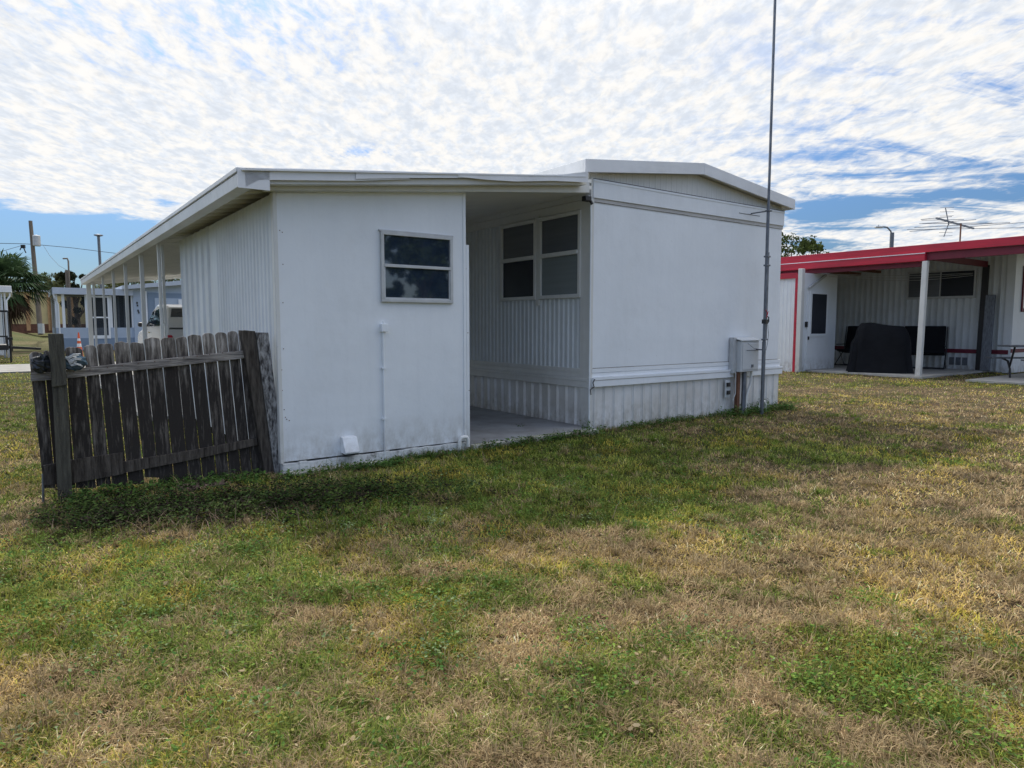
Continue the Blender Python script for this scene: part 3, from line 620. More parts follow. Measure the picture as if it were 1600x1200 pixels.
# outer gutter beam along the left edge
ge = MB(); zl = 2.290
ge.prism([(-.235, rv0, zl), (-.325, rv0, zl+.012), (-.335, rv0, zl+.105), (-.30, rv0, zl+.112), (-.30, rv0, zl+.145), (-.235, rv0, zl+.145)], (0, rv1-rv0+.1, 0))
part(cp, 'gutter', ge, fasciaw, bevel=.003)
part(cp, 'gutter_lip', MB().box(-.345, -.302, rv0-.003, rv1+.1, zl+.114, zl+.150), fasciaw, bevel=.004)
part(cp, 'gutter_end_cap', MB().prism([(-.338, rv0-.012, zl-.003), (-.10, rv0-.012, zl+.0), (-.10, rv0-.012, zl+.165), (-.338, rv0-.012, zl+.145)], (0, .008, 0)), fasciaw)
# header beam above the shed wall
hb = MB(); hb.prism([(-.09, -.10, zun(-.09)+.002), (3.36, -.10, zun(3.36)-.04), (3.36, -.10, zun(3.36)+.08), (-.09, -.10, zun(-.09)+.08)], (0, .095, 0))
part(cp, 'header_beam', hb, cream, bevel=.004)
soff = MB(); soff.prism([(-.23, -.205, zun(-.23)+.03), (3.22, -.205, zun(3.22)+.03), (3.22, -.205, zun(3.22)+.08), (-.23, -.205, zun(-.23)+.08)], (0, .10, 0))
part(cp, 'front_soffit', soff, cream)
# bent metal flashing, measured strips on the plane v = -.25
def strip(top, bot, v, thick=.004, m=fasciaw, name='flashing'):
    T = [onV(*p, v) for p in top]; B = [onV(*p, v) for p in bot]; mb = MB(); n = len(T)
    vs = [(p[0], v, p[2]) for p in T]+[(p[0], v, p[2]) for p in B]+[(p[0], v+thick, p[2]) for p in T]+[(p[0], v+thick, p[2]) for p in B]
    fs = []
    for i in range(n-1):
        fs += [(i, n+i, n+i+1, i+1), (2*n+i, 2*n+i+1, 3*n+i+1, 3*n+i), (i, i+1, 2*n+i+1, 2*n+i), (n+i, 3*n+i, 3*n+i+1, n+i+1)]
    fs += [(0, 2*n, 3*n, n), (n-1, 2*n-1, 4*n-1, 3*n-1)]
    mb.add(vs, fs); return part(cp, name, mb, m)
strip([(382, 262), (470, 263.5), (560, 266), (640, 268)], [(384, 292), (405, 281), (560, 282.5), (640, 280)], -.232)
strip([(556, 266), (640, 268), (720, 271), (745, 272.5)], [(556, 279.5), (640, 278), (718, 278), (745, 279)], -.242)
strip([(716, 270.5), (780, 272), (835, 273), (880, 272.5), (919, 268)], [(716, 276), (762, 281), (806, 283.5), (865, 282.5), (919, 285)], -.250)
part(cp, 'top_cap', MB().prism([(-.31, -.255, zun(-.31)+.125), (3.17, -.255, zun(3.17)+.10), (3.17, -.255, zun(3.17)+.113), (-.31, -.255, zun(-.31)+.138)], (0, .16, 0)), fasciaw)
part(cp, 'end_beam', MB().prism([(-.23, 15.1, zun(-.23)-.02), (3.6, 15.1, zun(3.6)-.02), (3.6, 15.1, zun(3.6)+.08), (-.23, 15.1, zun(-.23)+.08)], (0, .08, 0)), cream)
for (px, py, wd_, dbl) in [(250, 400, .055, 1), (221, 410, .055, 0), (196, 424, .05, 0), (177, 433, .045, 0), (161, 441, .045, 0), (146, 448, .045, 0), (133, 455, .10, 0)]:
    p = onU(px, py, -.19); v = min(p[1], 14.95)
    mb = MB()
    if dbl:
        mb.box(-.225, -.19, v-.035, v+.0, .045, 2.295); mb.box(-.17, -.135, v+.03, v+.065, .045, 2.295); mb.box(-.215, -.145, v-.04, v+.07, .045, .055)
        for zz in (.6, 1.2, 1.8): mb.beam((-.20, v-.01, zz), (-.155, v+.045, zz+.12), .01, .01)
    else: mb.box(-.19-wd_/2, -.19+wd_/2, v-wd_/2, v+wd_/2, .045, 2.295); mb.box(-.19-wd_*.8, -.19+wd_*.8, v-wd_*.8, v+wd_*.8, .0455, .058)
    part(cp, 'post', mb, cream, bevel=.004)
part(cp, 'post', MB().box(3.48, 3.54, 14.9, 14.96, .045, zun(3.5)), cream, bevel=.003)

# ------------------------------------------------------------------ main mobile home
VH = .197; HU0, HU1 = 3.66, 7.46
mh = thing('mobile_home', (HU0, VH, 0), 'white single wide mobile home with a blank end wall, ribbed skirting and low gable roof', 'mobile home')
def ztopf(v): return 2.9
part(mh, 'front_wall', MB().box(HU0+.02, HU1-.0, VH, VH+.08, .06, 2.93), white)
part(mh, 'rear_wall', MB().box(HU0+.02, HU1, 16.0, 16.08, .02, 2.93), whiteside)
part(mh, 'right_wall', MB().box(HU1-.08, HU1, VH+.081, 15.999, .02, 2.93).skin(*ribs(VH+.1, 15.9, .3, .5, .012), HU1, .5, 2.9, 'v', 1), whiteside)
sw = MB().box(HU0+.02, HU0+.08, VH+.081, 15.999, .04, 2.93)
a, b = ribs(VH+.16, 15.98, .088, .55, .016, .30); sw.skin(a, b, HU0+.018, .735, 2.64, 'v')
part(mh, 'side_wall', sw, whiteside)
# facade panels, belt and skirting
part(mh, 'panel_joint', MB().box(HU0+.03, HU1-.01, VH-.012, VH-.0085, .7355, .749).box(HU0+.012, HU1+.06, VH-.0525, VH-.0502, .5985, .6055), shade_grime)
part(mh, 'band_seam', MB().box(HU0+.01, HU1+.013, VH-.033, VH+.015, 2.9165, 2.923), gapm)
jm = MB(); q = HU0+.04
while q < HU1-.1:
    w_ = random.uniform(.05, .5); jm.box(q, min(q+w_, HU1-.02), VH-.0135-random.uniform(0, .0008), VH-.0121, .742+random.uniform(0, .004), .7475); q += w_
part(mh, 'chipped_edge', jm, gapm); jm = MB()
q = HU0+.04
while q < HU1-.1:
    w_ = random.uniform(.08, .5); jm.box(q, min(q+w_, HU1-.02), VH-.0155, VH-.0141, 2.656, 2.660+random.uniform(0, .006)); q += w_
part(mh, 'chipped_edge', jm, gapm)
part(mh, 'front_panel', MB().box(HU0+.03, HU1-.01, VH-.008, VH-.001, .738, 2.665), white)
part(mh, 'belt_trim', MB().box(HU0+.012, HU1+.045, VH-.02, VH-.0015, .69, .735).box(HU0+.012, HU1+.045, VH-.016, VH-.0015, .635, .688).box(HU0+.012, HU1+.06, VH-.05, VH-.0015, .525, .633).box(HU0+.012, HU1+.062, VH-.055, VH-.0505, .606, .636), white, bevel=.004)
sk = MB(); S_, D_ = [HU0+.04], [.004]; q = HU0+.04
while q < HU1-.12:
    w_ = .165; S_ += [q+.02, q+.026, q+.034, q+.04, q+w_-.006, q+w_-.003, q+w_]; D_ += [.004, .014, .014, .004, .004, -.006, .004]; q += w_
S_.append(HU1+.02); D_.append(.004); sk.skin(S_, D_, VH-.004, -.02, .53, 'u'); sk.box(HU0+.03, HU1+.02, VH-.002, VH-.0005, -.02, .524)
part(mh, 'skirting', sk, dirty)
sk2 = MB(); a, b = ribs(VH+.1, 15.98, .17, .72, .024, .3); sk2.skin(a, b, HU0+.012, .02, .53, 'v', -1); part(mh, 'side_skirting', sk2, dirty)
part(mh, 'side_belt_trim', MB().box(HU0-.005, HU0+.0195, VH+.001, 15.98, .685, .735).box(HU0-.002, HU0+.0195, VH+.001, 15.98, .62, .684).box(HU0-.03, HU0+.0195, VH+.001, 15.98, .515, .618).box(HU0-.036, HU0-.0305, VH+.002, 15.98, .59, .622), cream, bevel=.004)
part(mh, 'side_top_trim', MB().box(HU0-.006, HU0+.0195, VH+.1, 15.98, 2.60, 2.70).box(HU0-.018, HU0+.0195, VH+.1, 15.98, 2.702, 2.79), cream, bevel=.004)
part(mh, 'top_band', MB().box(HU0+.01, HU1+.012, VH-.030, VH-.0015, 2.705, 2.915).box(HU0+.01, HU1+.014, VH-.036, VH-.0305, 2.885, 2.91), white, bevel=.004)
part(mh, 'band_lip', MB().box(HU0+.01, HU1+.012, VH-.014, VH-.0015, 2.655, 2.704), shade_grime)
# gable panel
zb = 2.918
PK = 5.51
def zroof(u): return 2.965+.235*(1-abs(u-PK)/2.055)
gp = MB(); gp.prism([(HU0-.02, VH+.02, zb), (HU1+.02, VH+.02, zb), (HU1+.02, VH+.02, zroof(HU1+.02)), (PK, VH+.02, zroof(PK)), (HU0-.02, VH+.02, zroof(HU0-.02))], (0, .05, 0))
a, b = ribs(HU0, HU1, .10, .7, .005, .3); gp.skin(a, b, VH+.018, zb, lambda u: zroof(u)-.002, 'u'); part(mh, 'gable_panel', gp, cream)
# roof
rf = MB(); e0, e1 = 3.49, 7.57
def rz_(u): return zroof(u)+.012
for (x0, x1) in ((e0, PK), (PK, e1)):
    rf.prism([(x0, .11, rz_(x0)), (x1, .11, rz_(x1)), (x1, .11, rz_(x1)+.10), (x0, .11, rz_(x0)+.10)], (0, 16.1, 0))
part(mh, 'roof', rf, fasciaw)
fc = MB()
for (x0, x1) in ((e0-.03, PK), (PK, e1+.03)):
    fc.prism([(x0, .08, rz_(x0)-.03), (x1, .08, rz_(x1)-.03), (x1, .08, rz_(x1)+.115), (x0, .08, rz_(x0)+.115)], (0, .028, 0))
fc.box(e0-.03, e0-.004, .109, 16.2, rz_(e0)-.03, rz_(e0)+.112); fc.box(e1+.004, e1+.03, .109, 16.2, rz_(e1)-.03, rz_(e1)+.112)
part(mh, 'fascia', fc, fasciaw, bevel=.004)
# corner trim: post at the recess corner
part(mh, 'corner_post', MB().box(HU0-.02, HU0+.0, VH-.012, VH+.15, .04, 2.80).box(HU0-.022, HU0+.028, VH-.02, VH-.0125, .04, 2.93), cream, bevel=.004)
part(mh, 'corner_pipe', MB().tube([(HU0-.03, VH-.03, .10), (HU0-.03, VH-.03, 2.45), (HU0-.035, VH-.03, 2.62), (HU0-.06, VH-.02, 2.72)], .010, 8), white, smooth=True)
part(mh, 'light_fixture', MB().box(HU0-.13, HU0-.04, VH-.05, VH+.02, 2.655, 2.71).tube([(HU0-.05, VH-.04, 2.66), (HU0-.03, VH-.05, 2.62)], .018, 8), black, bevel=.005)
part(mh, 'wire_knot', MB().tube([(HU0+.03, VH-.06, .62), (HU0, VH-.06, .58), (HU0+.02, VH-.06, .53), (HU0-.03, VH-.05, .50), (HU0-.02, VH-.05, .44)], .006, 6), blackmetal, smooth=True)
# windows on the recess wall
def home_window(v0, v1, lower, grp):
    f = MB(); t = .045; z0, z1 = 1.575, 2.59; x0, x1 = HU0-.035, HU0+.008
    f.box(x0, x1, v0, v1, z0, z0+t); f.box(x0, x1, v0, v1, z1-t, z1); f.box(x0, x1, v0, v0+t, z0+t, z1-t); f.box(x0, x1, v1-t, v1, z0+t, z1-t); f.box(x0-.008, x1, v0+t, v1-t, 2.085, 2.135)
    wo = part(mh, 'window', f, cream, bevel=.004)
    for (a, b, m) in ((z0+t, 2.084, lower), (2.136, z1-t, glass_up)):
        part(mh, 'window_pane', MB().box(HU0-.012, HU0+.005, v0+t, v1-t, a, b), m, up=wo)
    return wo
home_window(1.19, 1.97, glass_bk, 0); home_window(.345, 1.13, glass_lo, 0)
part(mh, 'window_mullion', MB().box(HU0-.028, HU0+.008, 1.131, 1.189, 1.50, 2.62), cream, bevel=.003)

# ------------------------------------------------------------------ meter box on its post, and the mast
mbx = thing('meter_box', (6.5, .12, 0), 'grey electrical meter box on a rusty post at the foot of the blank end wall', 'meter box')
part(mbx, 'box_body', MB().box(6.33, 6.74, .03, .175, .60, 1.03), plastic, bevel=.008)
part(mbx, 'lid', MB().prism([(6.31, .015, 1.031), (6.31, .18, 1.07), (6.31, .18, 1.082), (6.31, .015, 1.043)], (.44, 0, 0)).box(6.36, 6.72, .022, .0295, .63, .995), plastic, bevel=.003)
part(mbx, 'back_board', MB().box(6.26, 6.329, .10, .175, .58, 1.08), alu_dull, bevel=.004)
part(mbx, 'post', MB().box(6.34, 6.40, .08, .13, -.03, .598), rust, bevel=.004)
part(mbx, 'hasp', MB().box(6.56, 6.60, .012, .0215, .66, .70), galv)
part(mbx, 'conduit', MB().tube([(6.50, .09, .61), (6.50, .09, .1), (6.47, .09, -.03)], .032, 10), galv, smooth=True)
part(mbx, 'conduit', MB().tube([(6.66, .09, .61), (6.66, .09, .45), (6.60, .09, .32), (6.55, .09, .2), (6.55, .09, -.03)], .018, 10), pvc, smooth=True)
part(mbx, 'outlet', MB().box(6.17, 6.225, .11, .14, .40, .455), black, bevel=.004)
part(mbx, 'outlet', MB().box(6.175, 6.23, .11, .14, .29, .345), black, bevel=.004)
part(mbx, 'outlet_plate', MB().box(6.15, 6.25, .1405, .15, .25, .49).tube([(6.29, .08, .59), (6.295, .08, .3), (6.25, .09, .2)], .006, 6), plastic, smooth=False)
solo('vent_pipe', MB().tube([(6.86, .07, -.02), (6.86, .07, .10), (6.91, .07, .15), (6.97, .07, .15), (7.0, .07, .10), (7.0, .07, -.02)], .02, 10), pvc, (6.9, .07, 0), 'small white curved pipe end in the weeds between the meter box and the mast', 'pipe', smooth=True)
MU, MV = 7.17, -.10
p = onV(1195, 500, MV); MU = p[0]
ms = thing('antenna_mast', (MU, MV, 0), 'tall grey steel pole standing in front of the right corner of the mobile home', 'pole')
part(ms, 'lower_pipe', MB().tube([(MU, MV, -.05), (MU, MV, 1.02)], .026, 12), galv, smooth=True)
part(ms, 'middle_pipe', MB().tube([(MU, MV, 1.02), (MU, MV, 2.9)], .022, 12), galv, smooth=True)
part(ms, 'upper_pipe', MB().tube([(MU, MV, 2.9), (MU+.0, MV, 6.6)], .018, 12), galv, smooth=True)
part(ms, 'second_pipe', MB().tube([(MU+.035, MV, 1.05), (MU+.035, MV, 2.25)], .014, 10), galv, smooth=True)
for zz in (1.04, 2.06, 2.18, 2.80): part(ms, 'clamp', MB().box(MU-.03, MU+.05, MV-.03, MV+.03, zz, zz+.022), galv, bevel=.004)
part(ms, 'wall_bracket', MB().box(MU-.008, MU+.008, MV+.02, VH-.0, 2.80, 2.815).tube([(MU-.28, VH-.03, 2.79), (MU+.2, VH-.03, 2.79)], .005, 6), galv)
part(ms, 'wall_bracket', MB().box(MU-.008, MU+.008, MV+.02, VH-.005, .90, .915).tube([(MU-.22, .02, .90), (MU+.2, .02, .905)], .005, 6), galv)
part(ms, 'black_clip', MB().box(MU-.03, MU+.03, MV-.035, MV+.03, 1.27, 1.33).tube([(MU+.02, MV, 1.38), (MU+.06, MV-.02, 1.36), (MU+.065, MV-.02, 1.30), (MU+.03, MV-.02, 1.27)], .009, 6), black, bevel=.004)
part(ms, 'red_tie', MB().tube([(MU-.03, MV-.03, 1.46), (MU, MV-.035, 1.42), (MU-.01, MV-.035, 1.35), (MU+.03, MV-.03, 1.44)], .005, 6), redp, smooth=True)
part(ms, 'hanging_wire', MB().tube([(MU+.04, MV-.02, 1.28), (MU+.10, MV, 1.12), (MU+.11, MV+.02, .98), (MU+.05, MV, .90), (MU-.2, MV+.02, .93), (MU-.30, MV+.05, 1.0)], .0035, 5), galv, smooth=True)
# ------------------------------------------------------------------ leaning picket fence
VF = .12
fe = thing('wooden_fence', (-.9, VF, 0), 'short weathered dark picket fence leaning beside the white shed', 'fence')
def z2(cx, cy): return onV(cx/3.3333, 480+cy/3.3333, VF)       # measured on the fence plane
tops = [(150, 222, 233), (226, 262, 225), (262, 335, 215), (338, 428, 208), (436, 500, 198), (505, 588, 187), (593, 672, 180), (678, 748, 184), (752, 832, 158), (838, 912, 158), (917, 972, 153), (978, 1048, 143), (1054, 1115, 136), (1122, 1180, 129), (1185, 1238, 125), (1242, 1302, 119)]
bots = [(228, 290, 935), (292, 330, 930), (330, 392, 935), (396, 500, 935), (504, 580, 925), (585, 667, 930), (671, 752, 915), (757, 828, 880), (833, 908, 915), (912, 985, 915), (988, 1058, 920), (1062, 1130, 915), (1134, 1196, 895), (1200, 1258, 885), (1262, 1314, 870), (1318, 1372, 868)]
for i, ((a, b, ty), (c, d, by)) in enumerate(zip(tops, bots)):
    A = z2(a, ty); B = z2(b, ty); C_ = z2(c, by); D_ = z2(d, by); h = .024; w = B[0]-A[0]
    dv = VF+random.uniform(-.004, .004)
    zt = A[2]
    poly = [(C_[0], dv, C_[2]-.01), (D_[0], dv, D_[2]-.01), (B[0], dv, zt-h)]
    for k in range(1, 6):
        q = k/6*math.pi; poly.append((A[0]+w*(.5+.5*math.cos(q))+random.uniform(-.003, .003), dv, zt-h+h*math.sin(q)**.6+random.uniform(-.006, .004)))
    poly.append((A[0], dv, zt-h))
    part(fe, 'picket', MB().prism(poly, (0, .016, 0)), picketm, bevel=.002)
    if i > 1:
        nx = (A[0]+B[0])/2+random.uniform(-.012, .012); nz = z2(700, 295)[2]+(nx-z2(700, 295)[0])*.112; part(fe, 'nail', MB().box(nx-.003, nx+.003, VF-.036, VF-.031, nz-.003, nz+.003), rust)
def rail(pts, v, th, m, name='rail'):
    mb = MB(); q = [z2(*p) for p in pts]; mb.prism([(p[0], v, p[2]) for p in q], (0, th, 0)); return part(fe, name, mb, m, bevel=.003)
rail([(160, 385), (262, 378), (345, 370), (800, 318), (1283, 264), (1276, 224), (800, 273), (343, 325), (262, 338), (158, 342)], VF-.032, .03, weather_rail)
rail([(640, 862), (1000, 792), (1336, 716), (1332, 680), (1000, 742), (640, 802)], VF-.030, .03, weather)
rail([(228, 925), (385, 912), (640, 866), (638, 755), (500, 772), (375, 792), (222, 822)], VF-.034, .03, weather)
def lean_post(a, b, c, d, v, th, m, name='post', bev=.004):
    q = [z2(*p) for p in (a, b, c, d)]; mb = MB().prism([(p[0], v, p[2]) for p in q], (0, th, 0)); return part(fe, name, mb, m, bevel=bev)
lean_post((300, 1000), (374, 1000), (345, 398), (270, 398), VF-.115, .08, weather_post)
lean_post((268, 410), (345, 398), (325, 137), (248, 137), VF-.135, .10, weather_post, 'post_cap_board')
lean_post((1372, 870), (1420, 868), (1318, 124), (1242, 120), VF-.06, .07, weather)
lean_post((1418, 868), (1472, 855), (1384, 132), (1320, 130), VF-.075, .03, weather_pale, 'end_board')
part(fe, 'pipe_stake', MB().tube([(*z2(222, 960)[:1], VF-.02, -.02), (*z2(222, 860)[:1], VF-.02, .2)], .008, 8), galv)
def bag(name, cx, cy, sx, sz, m, label, seed):
    rnd = random.Random(seed); p = z2(cx, cy); mb = MB(); n = 18; k = 12; vs = []
    for i in range(k+1):
        ph = math.pi*i/k
        for j in range(n):
            th_ = 2*math.pi*j/n; r = 1+rnd.uniform(-.22, .22)
            vs.append((p[0]+sx*math.sin(ph)*math.cos(th_)*r, VF-.075+.035*math.sin(ph)*math.sin(th_)*r, p[2]+sz*math.cos(ph)*r))
    fs = [(i*n+j, i*n+(j+1) % n, (i+1)*n+(j+1) % n, (i+1)*n+j) for i in range(k) for j in range(n)]
    mb.add(vs, fs); return solo(name, mb, m, (p[0], VF, p[2]), label, 'tarp')
bag('crumpled_tarp', 215, 292, .06, .058, tarpd, 'crumpled dark plastic sheet stuffed on the left end of the fence rail', 3)
bag('crumpled_tarp', 382, 285, .072, .055, tarpb, 'crumpled blue grey plastic sheet on the fence rail right of the tall post', 5)
mb = MB()
for j in range(9):
    a = z2(340+j*3, 262+j*5); b = z2(400+random.randint(-10, 25), 240+j*8); mb.tube([(a[0], VF-.12, a[2]), ((a[0]+b[0])/2, VF-.13, (a[2]+b[2])/2+.012), (b[0], VF-.11, b[2])], .004, 5)
mb_ob = part(thing('tarp_cords', (z2(380, 260)[0], VF-.1, 1.0), 'thin pale folds of cord lying over the blue grey plastic sheet', 'cord'), 'cord', mb, alu_dull, smooth=True)

# ------------------------------------------------------------------ red trimmed home at the right
rh = thing('mobile_home', (19.12, 1.0, 0), 'white ribbed mobile home with red trim and a covered patio, at the right', 'mobile home')
WU = 19.12; WV = 1.004
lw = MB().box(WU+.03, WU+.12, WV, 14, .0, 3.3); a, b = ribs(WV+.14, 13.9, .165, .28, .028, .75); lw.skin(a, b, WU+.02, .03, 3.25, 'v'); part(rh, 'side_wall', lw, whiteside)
part(rh, 'end_wall', MB().box(WU+.0, 23.2, WV-.06, WV-.001, .0, 3.4), white)
part(rh, 'corner_panel', MB().box(WU-.0, WU+.029, WV, WV+.13, .0, 3.3), white)
part(rh, 'right_wall', MB().box(23.12, 23.2, WV+.001, 14, 0, 3.3), whiteside)
part(rh, 'belt_trim', MB().box(WU-.022, WU+.0, WV, 13.9, .49, .60), redd)
part(rh, 'front_belt_trim', MB().box(WU-.02, 23.2, WV-.075, WV-.061, .53, .63), redd)
p = onV(1595, 417, WV); q = onV(1596, 486, WV)
fw = MB(); a0 = 19.62; fw.box(a0, a0+.09, WV-.09, WV-.061, 1.60, 2.80).box(a0+1.1, a0+1.19, WV-.09, WV-.061, 1.60, 2.80).box(a0+.09, a0+1.1, WV-.09, WV-.061, 1.60, 1.69).box(a0+.09, a0+1.1, WV-.09, WV-.061, 2.71, 2.80)
fw_o = part(rh, 'front_window', fw, redd, bevel=.006); part(rh, 'window_pane', MB().box(a0+.09, a0+1.1, WV-.075, WV-.0612, 1.69, 2.71), glassdk, up=fw_o)
# side window
f = MB(); v0, v1, z0, z1 = 1.82, 3.56, 2.0, 2.76; t = .045; x0, x1 = WU-.05, WU+.025
f.box(x0, x1, v0, v1, z0-.02, z0+t); f.box(x0, x1, v0, v1, z1-t, z1); f.box(x0, x1, v0, v0+t, z0+t, z1-t); f.box(x0, x1, v1-t, v1, z0+t, z1-t); f.box(x0, x1, 2.67, 2.70, z0+t, z1-t)
rwo = part(rh, 'window', f, alu_dull, bevel=.004)
part(rh, 'window_pane', MB().box(WU-.03, WU+.02, v0+t, 2.669, z0+t, z1-t), glass_bk, up=rwo); part(rh, 'window_pane', MB().box(WU-.03, WU+.02, 2.701, v1-t, z0+t, z1-t), glass_up, up=rwo)
for k in range(3): part(rh, 'skirt_vent', MB().box(WU-.022, WU+.0, 1.93+k*.16, 2.05+k*.16, .16, .37), galv, bevel=.004)
# roof with red fascia
EU = 15.44
rr = MB().prism([(EU, -2.5, 3.06), (WU+2.1, -2.5, 3.42), (23.6, -2.5, 3.24), (23.6, -2.5, 3.32), (WU+2.1, -2.5, 3.50), (EU, -2.5, 3.12)], (0, 16.8, 0)); part(rh, 'roof', rr, roofgrey)
part(rh, 'fascia', MB().box(EU-.03, EU-.001, -2.52, 14.3, 2.935, 3.115), redp, bevel=.004)
part(rh, 'gutter', MB().box(EU-.06, EU+.05, 1.56, 14.3, 2.735, 2.932), redp, bevel=.012)
part(rh, 'gutter_seam', MB().box(EU-.072, EU-.061, 1.56, 14.3, 2.908, 2.926), white)
part(rh, 'rear_beam', MB().box(EU+.03, EU+.12, -2.5, 1.555, 2.755, 2.932), redd)
part(rh, 'end_beam', MB().box(EU+.055, WU-.05, 1.56, 1.64, 2.78, 2.93), redd)
part(rh, 'patio_beam', MB().box(EU+.06, EU+.16, 1.65, 14, 2.62, 2.733), redd)
part(rh, 'patio_post', MB().beam((EU+.02, 1.60, .04), (EU+.0, 1.56, 2.735), .115, .115, up=(0, 1, 0)), cream, bevel=.01)
# storage room
SU0, SU1, SV0 = 14.9, 16.72, 4.35
part(rh, 'storage_wall', MB().box(SU0+.03, SU1, SV0, SV0+.08, .0, 2.62), white)
st = MB().box(SU0+.03, SU0+.08, SV0+.081, 9, 0, 2.6); a, b = ribs(SV0+.09, 9, .11, .6, .008); st.skin(a, b, SU0+.03, .0, 2.6, 'v'); part(rh, 'storage_side_wall', st, white)
part(rh, 'storage_trim', MB().box(SU0-.03, SU0+.02, SV0+.06, SV0+.13, .0, 2.6).box(SU0-.03, SU0+.02, SV0+.131, 9, 2.48, 2.62), redp)
part(rh, 'storage_corner_post', MB().box(SU0-.03, SU0+.10, SV0-.06, SV0+.059, .0, 2.72), cream, bevel=.006)
part(rh, 'storage_right_wall', MB().box(SU1-.06, SU1+.0, SV0+.081, 9, 0, 2.8), whiteside)
dr = MB().box(15.24, 16.26, SV0-.035, SV0-.001, .06, 2.16); do = part(rh, 'storage_door', dr, white, bevel=.004)
part(rh, 'door_frame', MB().box(15.32, 16.22, SV0-.055, SV0-.036, 2.08, 2.14).box(15.32, 15.40, SV0-.055, SV0-.036, 1.02, 2.079).box(16.13, 16.22, SV0-.055, SV0-.036, 1.02, 2.079).box(15.32, 16.22, SV0-.055, SV0-.036, .94, 1.019), white, up=do)
part(rh, 'door_pane', MB().box(15.40, 16.13, SV0-.048, SV0-.036, 1.019, 2.08), glass_bk, up=do)
part(rh, 'door_handle', MB().box(15.17, 15.235, SV0-.05, SV0-.001, 1.20, 1.34), black, up=do); part(rh, 'door_latch', MB().box(15.27, 15.31, SV0-.06, SV0-.036, .86, .95), black, up=do)
part(rh, 'brace', MB().beam((15.22, SV0-.06, 2.22), (16.05, SV0-.04, 2.60), .04, .06), alu_dull)
part(rh, 'ceiling_junk', MB().box(15.7, 17.3, 4.0, 4.1, 2.62, 2.70).box(16.2, 17.6, 3.6, 3.68, 2.68, 2.75), rust)
cl = MB()
for (zz, dz) in ((2.62, .05), (2.60, .10), (2.56, .13)): cl.tube([(16.0+k*.35, 4.2-k*.30, zz-dz*math.sin(math.pi*k/8)) for k in range(9)], .006, 5)
solo('clothes_line', cl, alu_dull, (16, 4.2, 2.6), 'thin pale clothes lines strung under the red trimmed patio roof', 'clothes line', smooth=True)
# dark folded umbrella pole and boards against the wall
for (v, z1, w, lab, u) in ((1.60, 2.83, .07, 'tall black board leaning against the ribbed patio wall', WU-.10), (1.42, 2.04, .12, 'shorter dark grey board leaning beside the tall black one on the patio wall', WU-.20)):
    solo('leaning_board', MB().beam((u-.05, v, .05), (u+.06, v, z1), .16 if z1 > 2.5 else .22, w*.6, up=(1, 0, 0)), black if z1 > 2.5 else galv, (u, v, 0), lab, 'board', bevel=.01)
# covered grill
gr = thing('covered_grill', (16.05, 2.8, 0), 'large barbecue grill under a black cloth cover on the patio', 'grill')
def drape(cx, cy, rot, w, d, h, rnd):
    mb = MB(); n = 40; vs = []; levels = [(0, 1.10), (.1, 1.06), (.35, 1.01), (.58, .99), (.72, .96), (.82, .93), (.90, .87), (.96, .80), (.99, .75), (1.0, .4)]
    for lz, sc in levels:
        for j in range(n):
            t_ = 2*math.pi*j/n; c_, s_ = math.cos(t_), math.sin(t_); e = .32
            x = math.copysign(abs(c_)**e, c_)*w/2; y = math.copysign(abs(s_)**e, s_)*d/2
            fold = 1+(1-lz*.7)*(.06*math.sin(t_*9+1.3*math.sin(t_*3))+.03*math.sin(t_*5+2))
            zz = h*lz*(1-.07*(x/w+.5)*(lz > .8)) if True else 0
            if lz > .7: x = x*sc*(1 if x > 0 else .9)
            else: x = x*sc*fold
            y = y*sc*fold
            vs.append((x*math.cos(rot)-y*math.sin(rot), x*math.sin(rot)+y*math.cos(rot), .05+zz))
    k = len(levels); fs = [(i*n+j, i*n+(j+1) % n, (i+1)*n+(j+1) % n, (i+1)*n+j) for i in range(k-1) for j in range(n)]+[tuple(range((k-1)*n, k*n))]
    mb.add(vs, fs); return mb
gcv = part(gr, 'grill_cover', drape(-.02, .02, math.radians(-60), 1.32, .72, 1.27, random), blackfab, smooth=True, rel=True)
for sx in (-.45, .45):
    for sy in (-.2, .2):
        q = math.radians(-60); x = sx*math.cos(q)-sy*math.sin(q); y = sx*math.sin(q)+sy*math.cos(q); part(gr, 'leg', MB().tube([(x, y, .05), (x, y, .4)], .02, 6), blackmetal, rel=True)
def patio_chair(u, v, rz, w, lab):
    r = thing('patio_chair', (u, v, .05), lab, 'chair', 'black patio chairs under the red trimmed roof', rz)
    part(r, 'backrest', MB().prism([(-w/2, .25, .42), (-w/2, .42, 1.18), (-w/2, .47, 1.17), (-w/2, .31, .40)], (w, 0, 0)), blackfab, rel=True, bevel=.02)
    part(r, 'seat', MB().prism([(-w/2, -.28, .44), (-w/2, .30, .36), (-w/2, .30, .42), (-w/2, -.28, .50)], (w, 0, 0)), blackfab, rel=True, bevel=.02)
    for s in (-1, 1):
        x = s*(w/2+.03); part(r, 'leg_frame', MB().tube([(x, .44, 1.16), (x, .30, .45), (x, -.30, .03), (x, .35, .02), (x, .0, .42), (x, -.28, .48)], .014, 8), blackmetal, rel=True, smooth=True)
        part(r, 'armrest', MB().box(x-.025, x+.025, -.2, .33, .62, .645), blackmetal, rel=True, bevel=.008)
    part(r, 'stretcher', MB().tube([(-w/2-.03, -.30, .03), (w/2+.03, -.30, .03)], .012, 8).tube([(-w/2-.03, .35, .02), (w/2+.03, .35, .02)], .012, 8), blackmetal, rel=True, smooth=True)
patio_chair(18.35, 2.75, math.radians(-72), 1.0, 'wide black padded folding chair behind the white patio post')
patio_chair(18.2, 4.55, math.radians(-85), .8, 'black padded folding chair between the storage door and the covered grill')
